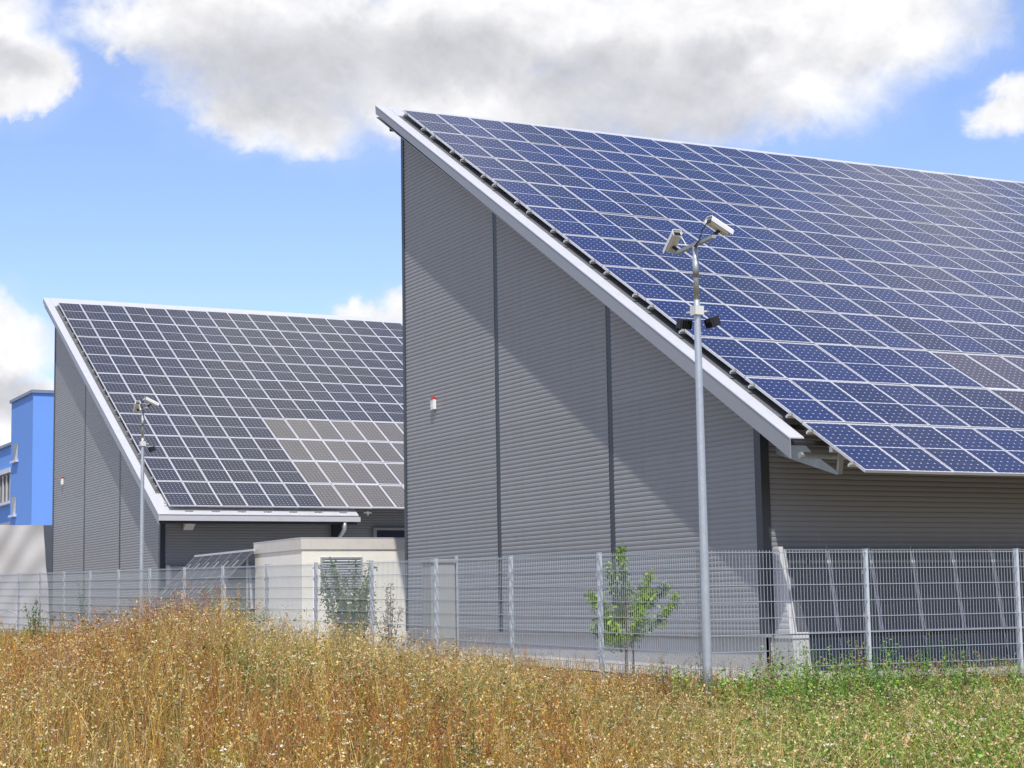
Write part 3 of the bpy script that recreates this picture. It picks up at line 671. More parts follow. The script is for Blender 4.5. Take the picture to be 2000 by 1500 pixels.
# ------------------------------------------------------------------ cabinet behind the fence
ca = thing('utility_cabinet', 'pale grey utility cabinet behind the fence before the large gable', 'cabinet', (12.95, 27.7, -1.0))
b = MB(); b.box((12.66, 27.5, -1.2), (13.10, 27.85, 0.74)); part('body', b, 'cabinet', ca)
b = MB(); b.box((12.64, 27.47, 0.742), (13.12, 27.88, 0.80)); part('lid', b, 'cabinet', ca)
b = MB(); b.box((12.70, 27.485, -0.5), (13.06, 27.498, 0.70)); part('door', b, 'cabinet', ca)
b = MB(); b.box((13.12, 27.50, -1.2), (13.16, 27.54, 0.86)); part('post', b, 'galv', ca)

# ------------------------------------------------------------------ blue building far left
bl = thing('blue_building', 'bright blue rendered building beyond the left hall', 'building', (21.2, 99, -0.8))
bx, by = 21.17, 95.0
b = MB(); b.box((bx, by, -1.5), (bx + 9, 100.2, 11.44)); tow = part('tower', b, 'blue', bl)
b = MB(); b.box((bx - 0.10, by - 0.10, 11.44), (bx + 9.1, 100.3, 11.60)); part('coping', b, 'blue_cap', tow)
b = MB(); b.box((bx + 0.25, 100.2, -1.5), (bx + 9, 118, 9.25)); wing = part('wing', b, 'blue', bl)
b = MB(); b.box((bx + 0.12, 100.3, 9.25), (bx + 9.1, 118.1, 9.40)); part('coping', b, 'blue_cap', wing)
def slit(y0, y1, z0, z1):
    b = MB(); b.hexa([(bx - 0.012, y0, z0), (bx - 0.004, y0, z0), (bx - 0.004, y1, z0), (bx - 0.012, y1, z0), (bx - 0.012, y0 + 0.02, z1), (bx - 0.004, y0 + 0.02, z1), (bx - 0.004, y1, z1), (bx - 0.012, y1, z1)])
    wdw = part('window', b, 'glass_dark', bl)
    b = MB(); b.v = [(bx - 0.02, y0, z0), (bx - 0.02, y0 + (y1 - y0) * 0.62, z0), (bx - 0.02, y0 + 0.03, z1)]; b.v += [(x + 0.006, y, z) for x, y, z in b.v]
    b.f = [(0, 1, 2), (5, 4, 3), (0, 3, 4, 1), (1, 4, 5, 2), (2, 5, 3, 0)]; b.mi = [0] * 5; part('sunlit_patch', b, 'sill', wdw)  # pale triangle painted as the sunlit part of the window recess
    b = MB(); b.box((bx - 0.16, y0 - 0.12, z0 - 0.14), (bx - 0.004, y1 + 0.12, z0 - 0.02)); part('sill', b, 'sill', wdw)
slit(98.4, 99.6, 8.25, 9.15); slit(98.7, 99.8, 5.35, 6.3)
b = MB(); b.box((bx + 0.18, 100.6, 6.2), (bx + 0.24, 106.5, 7.7)); ww = part('window', b, 'glass_dark', bl)
for i in range(6):
    b = MB(); b.box((bx + 0.10, 100.7 + i * 0.95, 6.22), (bx + 0.17, 100.82 + i * 0.95, 7.65)); part('mullion', b, 'cheek', ww)
b = MB(); b.box((bx + 0.0, 100.4, 6.02), (bx + 0.24, 107, 6.17)); part('sill', b, 'sill', ww)
b = MB(); b.box((bx + 0.0, 100.5, 7.72), (bx + 0.24, 107, 7.98)); part('shutter_box', b, 'sill', ww)
b = MB(); b.box((bx + 0.15, 100.8, -0.5), (bx + 0.24, 107, 5.05)); wl = part('window', b, 'cabinet', bl)

# ------------------------------------------------------------------ tarpaulin covered stack
tp = thing('tarpaulin_stack', 'tall stack under a creased grey tarpaulin before the blue building', 'covered stack', (12.5, 75.5, -0.6))
b = MB(); nx, nz = 70, 26
for j in range(nz + 1):
    for i in range(nx + 1):
        s_ = i / nx; z = -0.9 + (3.6 + 0.9) * j / nz
        x = 5.0 + s_ * (11.98 + 0.30 * (1 - j / nz))
        yy = 74.0 + 0.10 * math.sin(x * 1.3 + 0.6 * z) * math.sin(z * 0.8 + 1) + 0.05 * math.sin(3.1 * x + 2.2 * z) + 0.035 * math.sin(5.3 * x - 4.1 * z + 1.2 * math.sin(2 * x)) - 0.10 * (1 - j / nz)
        if j == nz: z += 0.03 * math.sin(x * 1.1)
        b.v.append((x, yy, z))
for j in range(nz):
    for i in range(nx):
        a = j * (nx + 1) + i; b.f.append((a, a + 1, a + nx + 2, a + nx + 1)); b.mi.append(0)
part('tarpaulin', b, 'tarp', tp, smooth=True)
b = MB(); b.box((5.1, 74.35, -0.9), (16.9, 77.5, 3.55)); part('stack', b, 'tarp', tp)
b = MB(); b.box((16.4, 76.2, -0.9), (22.0, 76.4, 3.68)); part('shade_panel', b, 'tarp_shade', tp)  # dark sheet added where the shaded gap beside the tarpaulin lies

# small hoop of a bicycle stand by the tarpaulin
hp = thing('bicycle_hoop', 'white metal hoop of a bicycle stand behind the far left fence', 'bicycle stand', (11.9, 56.3, -0.6))
b = MB(); b.tube([(11.9 + 0.32 * math.cos(a), 56.3, -0.22 + 0.36 * math.sin(a)) for a in np.linspace(-0.9, math.pi + 0.9, 18)], 0.024, 8); part('hoop', b, 'white', hp, smooth=True)
b = MB(); b.box((11.68, 56.22, -0.62), (12.12, 56.38, -0.48)); part('foot', b, 'concrete', hp)

# ------------------------------------------------------------------ vegetation
def attr_mesh(name, V, Fq, Ft, C, material):
    """V (n,3), quads, triangles, vertex colours C (n,3)"""
    me = bpy.data.meshes.new(name); nq, nt = len(Fq), len(Ft)
    me.vertices.add(len(V)); me.vertices.foreach_set('co', V.astype(np.float32).ravel())
    li = np.concatenate([Fq.ravel(), Ft.ravel()]).astype(np.int32)
    me.loops.add(len(li)); me.loops.foreach_set('vertex_index', li)
    me.polygons.add(nq + nt)
    st = np.concatenate([np.arange(nq) * 4, nq * 4 + np.arange(nt) * 3]).astype(np.int32)
    me.polygons.foreach_set('loop_start', st)
    a = me.attributes.new('Col', 'FLOAT_COLOR', 'POINT'); c4 = np.ones((len(V), 4), np.float32); c4[:, :3] = C; a.data.foreach_set('color', c4.ravel())
    me.materials.append(MT[material]); me.update(calc_edges=True); me.validate(); return me
class Bag:
    def __init__(s): s.V = []; s.Q = []; s.T = []; s.C = []; s.n = 0
    def add(s, V, Q, T, C):
        if len(Q): s.Q.append(Q + s.n)
        if len(T): s.T.append(T + s.n)
        s.V.append(V); s.C.append(C); s.n += len(V)
    def mesh(s, name, material):
        Q = np.concatenate(s.Q) if s.Q else np.zeros((0, 4), int); T = np.concatenate(s.T) if s.T else np.zeros((0, 3), int)
        return attr_mesh(name, np.concatenate(s.V), Q, T, np.concatenate(s.C), material)
def ribbons(bag, P, h, lean, wid, col, tipcol, curve=1.6, la=None):
    """curved tapering blades from points P; returns tip points and the bend"""
    n = len(P); az = rng.uniform(0, 2 * np.pi, n); la = rng.uniform(0, 2 * np.pi, n) if la is None else la
    side = np.stack([np.cos(az), np.sin(az), np.zeros(n)], 1); ld = np.stack([np.cos(la), np.sin(la), np.zeros(n)], 1)
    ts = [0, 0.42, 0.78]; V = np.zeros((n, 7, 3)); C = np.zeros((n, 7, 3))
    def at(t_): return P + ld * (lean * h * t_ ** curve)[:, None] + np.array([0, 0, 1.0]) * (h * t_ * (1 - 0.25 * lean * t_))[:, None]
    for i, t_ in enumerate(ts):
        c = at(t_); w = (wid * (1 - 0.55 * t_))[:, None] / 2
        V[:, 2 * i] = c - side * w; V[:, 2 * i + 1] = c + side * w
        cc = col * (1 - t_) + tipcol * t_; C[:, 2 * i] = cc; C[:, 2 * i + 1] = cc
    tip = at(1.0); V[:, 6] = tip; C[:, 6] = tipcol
    b = (np.arange(n) * 7)[:, None]
    Q = np.concatenate([b + np.array([[0, 1, 3, 2]]), b + np.array([[2, 3, 5, 4]])]); T = b + np.array([[4, 5, 6]])
    bag.add(V.reshape(-1, 3), Q, T, C.reshape(-1, 3))
    return at
def flakes(bag, P, size, col, flat=0.0, ratio=0.55, along=None):
    n = len(P); a = rng.normal(size=(n, 3)); b = rng.normal(size=(n, 3)); a[:, 2] *= 1 - flat; b[:, 2] *= 1 - flat
    if along is not None: a = a * 0.45 + np.asarray(along)
    a /= np.linalg.norm(a, axis=1)[:, None]; b -= (b * a).sum(1)[:, None] * a; b /= np.linalg.norm(b, axis=1)[:, None]
    s_ = size[:, None]
    V = np.stack([P - a * s_, P - b * s_ * ratio, P + a * s_, P + b * s_ * ratio], 1)
    Q = (np.arange(n) * 4)[:, None] + np.arange(4)[None]
    bag.add(V.reshape(-1, 3), Q, np.zeros((0, 3), int), np.repeat(col, 4, 0))
ICO = None
def balls(bag, P, rad, col, squash=0.7):
    global ICO
    if ICO is None:
        g = (1 + 5 ** 0.5) / 2
        v = np.array([(-1, g, 0), (1, g, 0), (-1, -g, 0), (1, -g, 0), (0, -1, g), (0, 1, g), (0, -1, -g), (0, 1, -g), (g, 0, -1), (g, 0, 1), (-g, 0, -1), (-g, 0, 1)], float)
        v /= np.linalg.norm(v[0])
        f = np.array([(0, 11, 5), (0, 5, 1), (0, 1, 7), (0, 7, 10), (0, 10, 11), (1, 5, 9), (5, 11, 4), (11, 10, 2), (10, 7, 6), (7, 1, 8), (3, 9, 4), (3, 4, 2), (3, 2, 6), (3, 6, 8), (3, 8, 9), (4, 9, 5), (2, 4, 11), (6, 2, 10), (8, 6, 7), (9, 8, 1)])
        ICO = (v, f)
    v, f = ICO; n = len(P)
    V = v[None] * rad[:, None, None] * rng.uniform(0.7, 1.25, (n, 12, 1)); V[:, :, 2] *= squash; V += P[:, None]
    T = (np.arange(n) * 12)[:, None, None] + f[None]
    bag.add(V.reshape(-1, 3), np.zeros((0, 4), int), T.reshape(-1, 3), np.repeat(col, 12, 0) * rng.uniform(0.75, 1.2, (n * 12, 1)))
def lown(x, y, s_, ph=0.0):
    return 0.5 + 0.25 * (np.sin(x * s_ + 1.3 * np.sin(y * s_ * 0.7 + ph) + ph) + np.sin(y * s_ * 1.17 - 1.1 * np.sin(x * s_ * 0.83 - ph) + 2 * ph))
def scatter(n, d0=6.0, d1=30.0, power=1.0):
    """points of the meadow, evenly over the ground in front of the fence"""
    D = np.sqrt(rng.uniform(d0 ** 2, d1 ** 2, n * 2)) if power == 1.0 else rng.uniform(d0, d1, n * 2)
    L = rng.uniform(-1.12, 1, n * 2) * (0.31 * D + 1.3)
    x = D * math.sin(YAW) + L * math.cos(YAW); y = D * math.cos(YAW) - L * math.sin(YAW)
    k_ = np.maximum(fence_x(y) - x, fence_y(x) - y) > rng.uniform(-1.1, 0.25, n * 2)
    x, y, D, L = x[k_][:n], y[k_][:n], D[k_][:n], L[k_][:n]
    return x, y, D, L
def jit(c, n, a=0.18):
    return np.array(c)[None] * rng.uniform(1 - a, 1 + a, (n, 1)) * rng.uniform(0.94, 1.06, (n, 3))
STRAW, RUST, OCHRE, YG, GREEN, CREAM, DARK = (0.64, 0.45, 0.135), (0.43, 0.185, 0.034), (0.57, 0.325, 0.058), (0.44, 0.40, 0.058), (0.14, 0.26, 0.03), (0.80, 0.68, 0.45), (0.12, 0.07, 0.03)
def greenness(x, y, L, D):
    px = L / D
    g = 0.20 + 0.62 * sstep((px - 0.08) / 0.10) * sstep((D - 10.0) / 4) + 0.30 * (lown(x, y, 1.1, 0.7) - 0.5) + 0.35 * sstep((lown(x, y, 0.55, 2.1) - 0.68) / 0.2)
    return np.clip(g, 0.02, 0.95)
def palette(x, y, L, D, n):
    g = greenness(x, y, L, D); r = rng.uniform(0, 1, n); red = np.clip(lown(x, y, 0.8, 4.2) * 1.1 - 0.1 - 0.5 * sstep((L / D + 0.05) / 0.2), 0, 1)
    base = np.where((rng.uniform(0, 1, n) < red * 0.42)[:, None], jit(RUST, n), np.where((rng.uniform(0, 1, n) < 0.5)[:, None], jit(OCHRE, n), jit(STRAW, n)))
    gr = np.where((rng.uniform(0, 1, n) < 0.45)[:, None], jit(GREEN, n, 0.3), jit(YG, n, 0.25))
    return np.where((r < g * 0.85)[:, None], gr, base)

def near_fence(x, y): return 0.66 + 0.34 * sstep((np.maximum(fence_x(y) - x, fence_y(x) - y) - 0.3) / 3.5)
gb = Bag()
# undergrowth, its colour darkened, most at the foot, as shade in the gaps
N = 104000; x, y, D, L = scatter(N, 6, 27); n = len(x); P = np.stack([x, y, ground_z(x, y) - 0.02], 1)
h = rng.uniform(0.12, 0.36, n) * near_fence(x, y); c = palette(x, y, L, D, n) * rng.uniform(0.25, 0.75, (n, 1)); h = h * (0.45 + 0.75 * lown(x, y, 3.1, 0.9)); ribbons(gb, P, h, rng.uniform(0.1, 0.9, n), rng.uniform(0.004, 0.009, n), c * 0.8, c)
# standing stems with fine seed heads
def tallness(x, y, L, D, n): return near_fence(x, y) * (0.39 + 0.26 * lown(x, y, 1.9, 1.0) * lown(x, y, 0.7, 5.0) + 0.10 * lown(x, y, 4.1, 0.3) + rng.uniform(-0.1, 0.12, n) - 0.12 * sstep((L / D - 0.02) / 0.12))
def tufts(nt, per, d0, d1, rad):
    """stems gathered in tufts: places, and for each stem the number of its tuft"""
    tx, ty, D, L = scatter(nt, d0, d1); nt = len(tx); k = rng.poisson(per, nt); idx = np.repeat(np.arange(nt), k); n = len(idx)
    rr = rng.uniform(0.5, 1.5, nt)[idx] * rad * np.sqrt(rng.uniform(0, 1, n)); a = rng.uniform(0, 2 * np.pi, n)
    x = tx[idx] + rr * np.cos(a); y = ty[idx] + rr * np.sin(a)
    D = x * math.sin(YAW) + y * math.cos(YAW); L = x * math.cos(YAW) - y * math.sin(YAW)
    return x, y, D, L, idx, nt
x, y, D, L, ti, nt = tufts(5000, 15, 6, 30, 0.085)
dense = lown(x, y, 3.1, 0.9) * 0.6 + lown(x, y, 6.7, 2.2) * 0.4
keep_t = (rng.uniform(0, 1, nt)[ti] < np.clip((dense - 0.22) / 0.30, 0.12, 1.0)); x, y, D, L, ti = x[keep_t], y[keep_t], D[keep_t], L[keep_t], ti[keep_t]; n = len(x); gz = ground_z(x, y); P = np.stack([x, y, gz - 0.02], 1)
tall = (tallness(x, y, L, D, n) + rng.normal(0, 0.10, nt)[ti] * near_fence(x, y)) * rng.uniform(0.75, 1.1, n) + np.where(rng.uniform(0, 1, n) < 0.10, rng.uniform(0.05, 0.26, n), 0) * near_fence(x, y)
tall = np.clip(tall, 0.12, 1.0)
c = palette(x, y, L, D, n); first = np.zeros(nt, int); first[ti[::-1]] = np.arange(n)[::-1]
c = c * 0.35 + c[first[ti]] * 0.65; c = c * rng.uniform(0.62, 1.38, nt)[ti][:, None]
c = np.where((rng.uniform(0, 1, n) < 0.08)[:, None], jit(DARK, n, 0.3), c); lean = (np.abs(rng.normal(0.12, 0.12, n)) + np.abs(rng.normal(0, 0.22, nt))[ti]).clip(0, 1.0)
at = ribbons(gb, P, tall, lean, rng.uniform(0.0026, 0.0048, n), c, c * 1.08, 1.6, rng.uniform(0, 6.283, nt)[ti] + rng.normal(0, 0.9, n))
for k_ in range(6):
    sel = rng.uniform(0, 1, n) < 0.46
    tt = rng.uniform(0.70, 1.04, n); q = at(tt)[sel] + rng.normal(0, 0.013, (sel.sum(), 3))
    cc = np.where((rng.uniform(0, 1, sel.sum()) < 0.09)[:, None], jit(CREAM, sel.sum()), c[sel] * rng.uniform(0.45, 1.5, (sel.sum(), 1)))
    flakes(gb, q, rng.uniform(0.005, 0.013, sel.sum()), cc)
# branching dry forbs (sorrel and the like), rust and tan, standing a little above the grass
N = 8500; x, y, D, L = scatter(N, 6, 26); n = len(x); P = np.stack([x, y, ground_z(x, y)], 1)
red = lown(x, y, 0.8, 4.2) - 0.35 * sstep((L / D + 0.02) / 0.15)
c = np.where((red + rng.normal(0, 0.15, n) > 0.52)[:, None], jit((0.34, 0.15, 0.05), n, 0.3), np.where((rng.uniform(0, 1, n) < 0.5)[:, None], jit((0.46, 0.32, 0.13), n, 0.25), jit((0.29, 0.25, 0.08), n, 0.25)))
hh = tallness(x, y, L, D, n) * rng.uniform(0.85, 1.4, n)
at = ribbons(gb, P, hh, np.abs(rng.normal(0.15, 0.15, n)), np.full(n, 0.0055), c * 0.8, c)
for k_ in range(7):
    t0 = rng.uniform(0.35, 0.95, n); bl = hh * rng.uniform(0.14, 0.36, n)
    a2 = ribbons(gb, at(t0), bl, rng.uniform(0.2, 0.9, n), np.full(n, 0.0032), c, c)
    for m_ in range(5):
        sel = rng.uniform(0, 1, n) < 0.7
        q = a2(rng.uniform(0.25, 1.05, n))[sel] + rng.normal(0, 0.007, (sel.sum(), 3)); flakes(gb, q, rng.uniform(0.004, 0.010, sel.sum()), c[sel] * rng.uniform(0.7, 1.6, (sel.sum(), 1)))
# long bent culms
N = 6500; x, y, D, L = scatter(N, 6, 24); n = len(x); P = np.stack([x, y, ground_z(x, y)], 1)
c = jit((0.62, 0.48, 0.23), n); at = ribbons(gb, P, rng.uniform(0.5, 0.85, n) * near_fence(x, y), rng.uniform(0.3, 1.1, n), rng.uniform(0.0035, 0.006, n), c, c, 2.2)
for k_ in range(4): flakes(gb, at(rng.uniform(0.85, 1.03, n)) + rng.normal(0, 0.006, (n, 3)), rng.uniform(0.008, 0.016, n), c)
# pale fluffy tufts in drifts
N = 26000; x, y, D, L = scatter(N, 6, 24); k_ = (lown(x, y, 1.7, 3.3) > 0.74); x, y, D, L = x[k_], y[k_], D[k_], L[k_]; n = len(x)
q = np.stack([x, y, ground_z(x, y) + rng.uniform(0.22, 0.48, n)], 1)
for j in range(4): flakes(gb, q + rng.normal(0, 0.018, (n, 3)), rng.uniform(0.006, 0.014, n), jit((0.60, 0.46, 0.33), n, 0.3))
# thin cover on the strip farther back along the fence and behind it
N = 34000; x, y, D, L = scatter(N, 27, 55); n = len(x); P = np.stack([x, y, ground_z(x, y)], 1); c = palette(x, y, L, D, n)
ribbons(gb, P, rng.uniform(0.25, 0.6, n), rng.uniform(0.05, 0.5, n), rng.uniform(0.006, 0.011, n), c, c)

# green weeds with leaves along the right part of the fence and in patches
wb = Bag(); gb2 = gb
def leafy(n, d0, d1, keep, hl, cols, leafs=16, size=(0.012, 0.03)):
    x, y, D, L = scatter(n * 4, d0, d1); k_ = keep(x, y, D, L); x, y, D, L = x[k_][:n], y[k_][:n], D[k_][:n], L[k_][:n]; m = len(x)
    if not m: return
    P = np.stack([x, y, ground_z(x, y) - 0.01], 1); h = rng.uniform(*hl, m)
    cc = np.array(cols)[rng.integers(0, len(cols), m)] * rng.uniform(0.75, 1.25, (m, 1))
    at = ribbons(wb, P, h, np.abs(rng.normal(0.1, 0.12, m)), rng.uniform(0.004, 0.007, m), cc * 0.8, cc)
    for j in range(leafs):
        q = at(rng.uniform(0.2, 1.0, m)) + rng.normal(0, 0.028, (m, 3)); flakes(wb, q, rng.uniform(*size, m), cc * rng.uniform(0.7, 1.3, (m, 1)), 0.3)
leafy(2900, 10, 23, lambda x, y, D, L: (L / D > 0.115 + 0.04 * np.sin(x * 3)) & (D > 13), (0.25, 0.55), [(0.19, 0.36, 0.05), (0.27, 0.40, 0.07), (0.14, 0.27, 0.05)])
leafy(1500, 8, 23, lambda x, y, D, L: lown(x, y, 0.55, 2.1) > 0.70, (0.2, 0.5), [(0.12, 0.18, 0.04), (0.20, 0.23, 0.06)])
leafy(1000, 15.5, 23, lambda x, y, D, L: (L / D > 0.126) & (np.maximum(fence_x(y) - x, fence_y(x) - y) < 3.0), (0.45, 0.85), [(0.17, 0.31, 0.06), (0.24, 0.36, 0.09), (0.20, 0.34, 0.07), (0.30, 0.30, 0.09), (0.22, 0.14, 0.09)], 36, (0.010, 0.026))
leafy(420, 30, 52, lambda x, y, D, L: (L / D < -0.12) & (np.maximum(fence_x(y) - x, fence_y(x) - y) < 3), (0.5, 1.0), [(0.19, 0.25, 0.06), (0.30, 0.16, 0.10), (0.26, 0.28, 0.08)], 18, (0.02, 0.04))
leafy(260, 17, 22, lambda x, y, D, L: (L / D < -0.16) & (L / D > -0.26), (0.55, 0.85), [(0.33, 0.15, 0.10), (0.38, 0.17, 0.13), (0.30, 0.16, 0.06)], 24, (0.006, 0.014))
# whole plants of several stems, each plant of one colour
def plants(nt, per, d0, d1, keep, hl, cols, leafs, size, rad, ratio=0.32, bag=None):
    bag = wb if bag is None else bag
    tx, ty, D, L = scatter(nt * 6, d0, d1); k_ = keep(tx, ty, D, L); tx, ty = tx[k_][:nt], ty[k_][:nt]; nt = len(tx)
    idx = np.repeat(np.arange(nt), rng.poisson(per, nt) + 1); n = len(idx); a = rng.uniform(0, 6.283, n); rr = rad * np.sqrt(rng.uniform(0, 1, n)) * rng.uniform(0.5, 1.4, nt)[idx]
    x = tx[idx] + rr * np.cos(a); y = ty[idx] + rr * np.sin(a); P = np.stack([x, y, ground_z(x, y) - 0.01], 1)
    h = rng.uniform(*hl, nt)[idx] * rng.uniform(0.55, 1.05, n)
    cp = np.array(cols)[rng.integers(0, len(cols), nt)] * rng.uniform(0.75, 1.25, (nt, 1)); c = cp[idx] * rng.uniform(0.85, 1.15, (n, 1))
    at = ribbons(bag, P, h, 0.05 + 1.6 * rr, rng.uniform(0.004, 0.007, n), c * 0.8, c, 1.4, a)
    for j in range(leafs):
        tt = rng.uniform(0.12, 1.0, n); la = rng.uniform(0, 6.283, n); out = np.stack([np.cos(la), np.sin(la), np.full(n, 0.9)], 1)
        sz = rng.uniform(*size, n) * (1.25 - 0.75 * tt)
        flakes(bag, at(tt) + out * (sz * 0.9)[:, None], sz, c * rng.uniform(0.65, 1.35, (n, 1)), 0.0, ratio, out)
GREENS = [(0.11, 0.27, 0.025), (0.19, 0.34, 0.035), (0.30, 0.38, 0.05), (0.14, 0.30, 0.05)]
plants(520, 6, 12, 23, lambda x, y, D, L: (L / D > 0.118 + 0.06 * (lown(x, y, 1.7, 2.0) - 0.3)) & (D > 13 + 3 * lown(x, y, 1.3, 1.0)), (0.30, 0.62), GREENS, 20, (0.018, 0.040), 0.10)
plants(90, 5, 17, 23, lambda x, y, D, L: (L / D > 0.15) & (np.maximum(fence_x(y) - x, fence_y(x) - y) < 2.6), (0.6, 0.95), GREENS, 26, (0.018, 0.038), 0.08)
plants(60, 6, 15, 23, lambda x, y, D, L: (L / D > 0.07) & (np.maximum(fence_x(y) - x, fence_y(x) - y) < 3.5), (0.45, 0.75), [(0.15, 0.075, 0.045), (0.12, 0.09, 0.04)], 14, (0.010, 0.020), 0.10)
plants(170, 5, 9, 22, lambda x, y, D, L: (lown(x, y, 0.75, 2.1) > 0.62), (0.28, 0.5), [(0.30, 0.36, 0.05), (0.20, 0.30, 0.04), (0.42, 0.42, 0.06)], 14, (0.016, 0.032), 0.10)
plants(420, 8, 7, 23, lambda x, y, D, L: L / D < 0.12, (0.38, 0.68), [(0.42, 0.17, 0.03), (0.50, 0.25, 0.05), (0.36, 0.14, 0.03), (0.62, 0.42, 0.12)], 12, (0.006, 0.013), 0.09, 0.5, gb2)
mg = link('meadow_grass', gb.mesh('meadow_grass', 'grass'), kind='stuff'); mg['label'] = 'dry ochre and rust coloured meadow grass before the fence'; mg['category'] = 'grass'
gw = link('green_weeds', wb.mesh('green_weeds', 'weed'), kind='stuff'); gw['label'] = 'green leafy weeds growing through the dry grass'; gw['category'] = 'weeds'

# wild carrot, yarrow and yellow flowers among the grass
fb = Bag()
N = 2500; x, y, D, L = scatter(N, 7, 23); n = len(x); P = np.stack([x, y, ground_z(x, y)], 1); c = jit((0.24, 0.20, 0.08), n)
at = ribbons(fb, P, tallness(x, y, L, D, n) * rng.uniform(0.8, 1.2, n), np.abs(rng.normal(0.1, 0.1, n)), np.full(n, 0.005), c, c)
tan = np.where((rng.uniform(0, 1, n) < 0.45)[:, None], jit((0.34, 0.25, 0.10), n), np.where((rng.uniform(0, 1, n) < 0.5)[:, None], jit((0.66, 0.58, 0.36), n), jit((0.42, 0.41, 0.16), n)))
balls(fb, at(np.full(n, 1.0)), rng.uniform(0.010, 0.020, n), tan * 0.8)
for j in range(14):
    dv = rng.normal(size=(n, 3)); dv[:, 2] = np.abs(dv[:, 2]) * 0.8; dv /= np.linalg.norm(dv, axis=1)[:, None]
    flakes(fb, at(np.full(n, 1.0)) + dv * rng.uniform(0.014, 0.026, (n, 1)), rng.uniform(0.004, 0.010, n), tan * rng.uniform(0.8, 1.6, (n, 1)))
N = 330; x, y, D, L = scatter(N, 7, 22); n = len(x); P = np.stack([x, y, ground_z(x, y)], 1); c = jit((0.2, 0.24, 0.08), n)
at = ribbons(fb, P, rng.uniform(0.34, 0.58, n), np.abs(rng.normal(0.1, 0.1, n)), np.full(n, 0.004), c, c)
for j in range(12): flakes(fb, at(np.full(n, 1.0)) + np.stack([rng.normal(0, 0.014, n), rng.normal(0, 0.014, n), rng.normal(0, 0.004, n)], 1), rng.uniform(0.006, 0.012, n), jit((0.80, 0.76, 0.66), n, 0.08), 0.3)
N = 700; x, y, D, L = scatter(N, 7, 22); k_ = lown(x, y, 0.9, 5.0) > 0.62; x, y = x[k_], y[k_]; n = len(x)
q = np.stack([x, y, ground_z(x, y) + rng.uniform(0.25, 0.5, n)], 1)
for j in range(5): flakes(fb, q + rng.normal(0, 0.012, (n, 3)), rng.uniform(0.006, 0.011, n), jit((0.72, 0.52, 0.03), n, 0.1))
N = 260; x, y, D, L = scatter(N * 3, 14, 21); k_ = (L / D < -0.15); x, y = x[k_][:N], y[k_][:N]; n = len(x)
q = np.stack([x, y, ground_z(x, y) + rng.uniform(0.35, 0.62, n)], 1)
for j in range(5): flakes(fb, q + rng.normal(0, 0.02, (n, 3)) * np.array([0.6, 0.6, 2.2]), rng.uniform(0.006, 0.010, n), jit((0.52, 0.22, 0.34), n, 0.15))
fl_ = link('meadow_flowers', fb.mesh('meadow_flowers', 'grass'), kind='stuff'); fl_['label'] = 'wild carrot heads and small white and yellow meadow flowers'; fl_['category'] = 'wildflowers'

# single wild carrots standing before the wires
def wild_carrot(x, y, h, cols, label, group):
    z = float(ground_z(x, y)); r = thing('wild_carrot', label, 'wild carrot', (x, y, z), group)
    b = MB(); tips = []
    lx, ly = random.uniform(-.08, .08), random.uniform(-.08, .08)
    top = Vector((lx, ly, h)); b.tube([(0, 0, 0), (lx * .4, ly * .4, h * .5), top], [0.005, 0.004, 0.003], 5); tips.append(top)
    for k in range(random.randint(2, 4)):
        t0 = random.uniform(0.35, 0.75); s0 = Vector((lx * t0, ly * t0, h * t0)); a = random.uniform(0, 6.28)
        e = s0 + Vector((math.cos(a) * .10, math.sin(a) * .10, h * random.uniform(.12, .28))); b.tube([s0, (s0 + e) / 2 + Vector((math.cos(a) * .015, math.sin(a) * .015, -.01)), e], [0.004, 0.003, 0.0025], 5); tips.append(e)
    o = link('stem', b.mesh('stem', [MT['stem']]), r)
    for tpt in tips:
        g = Bag(); m = 1; P = np.array([list(tpt)]); balls(g, P, np.array([random.uniform(0.016, 0.026)]), jit(cols, 1))
        k = 22; dirs = rng.normal(size=(k, 3)); dirs[:, 2] = np.abs(dirs[:, 2]); dirs /= np.linalg.norm(dirs, axis=1)[:, None]
        flakes(g, P + dirs * 0.026 * rng.uniform(.7, 1.1, (k, 1)), rng.uniform(0.005, 0.011, k), jit(cols, k, 0.3) * 1.15)
        u_ = link('seed_head', g.mesh('seed_head', 'grass'), r); u_['kind'] = 'stuff'
MT['stem'] = mat('green brown stem', (0.22, 0.20, 0.08), 0.8)
spots = [(-0.01, 19.6), (0.025, 20.2), (0.055, 19.2), (0.075, 20.4), (0.09, 19.0), (0.115, 20.6), (0.125, 19.3), (0.135, 20.2), (0.142, 18.6), (0.15, 19.8), (0.158, 19.0), (0.105, 18.4), (-0.035, 21.0), (0.04, 18.6)]
for i, (tl_, D_) in enumerate(spots):
    L_ = tl_ * D_; x = D_ * math.sin(YAW) + L_ * math.cos(YAW); y = D_ * math.cos(YAW) - L_ * math.sin(YAW)
    wild_carrot(x, y, random.uniform(0.5, 0.72), (0.36, 0.28, 0.11), 'wild carrot with round tan seed heads in the grass before the fence', 'wild carrots before the fence')

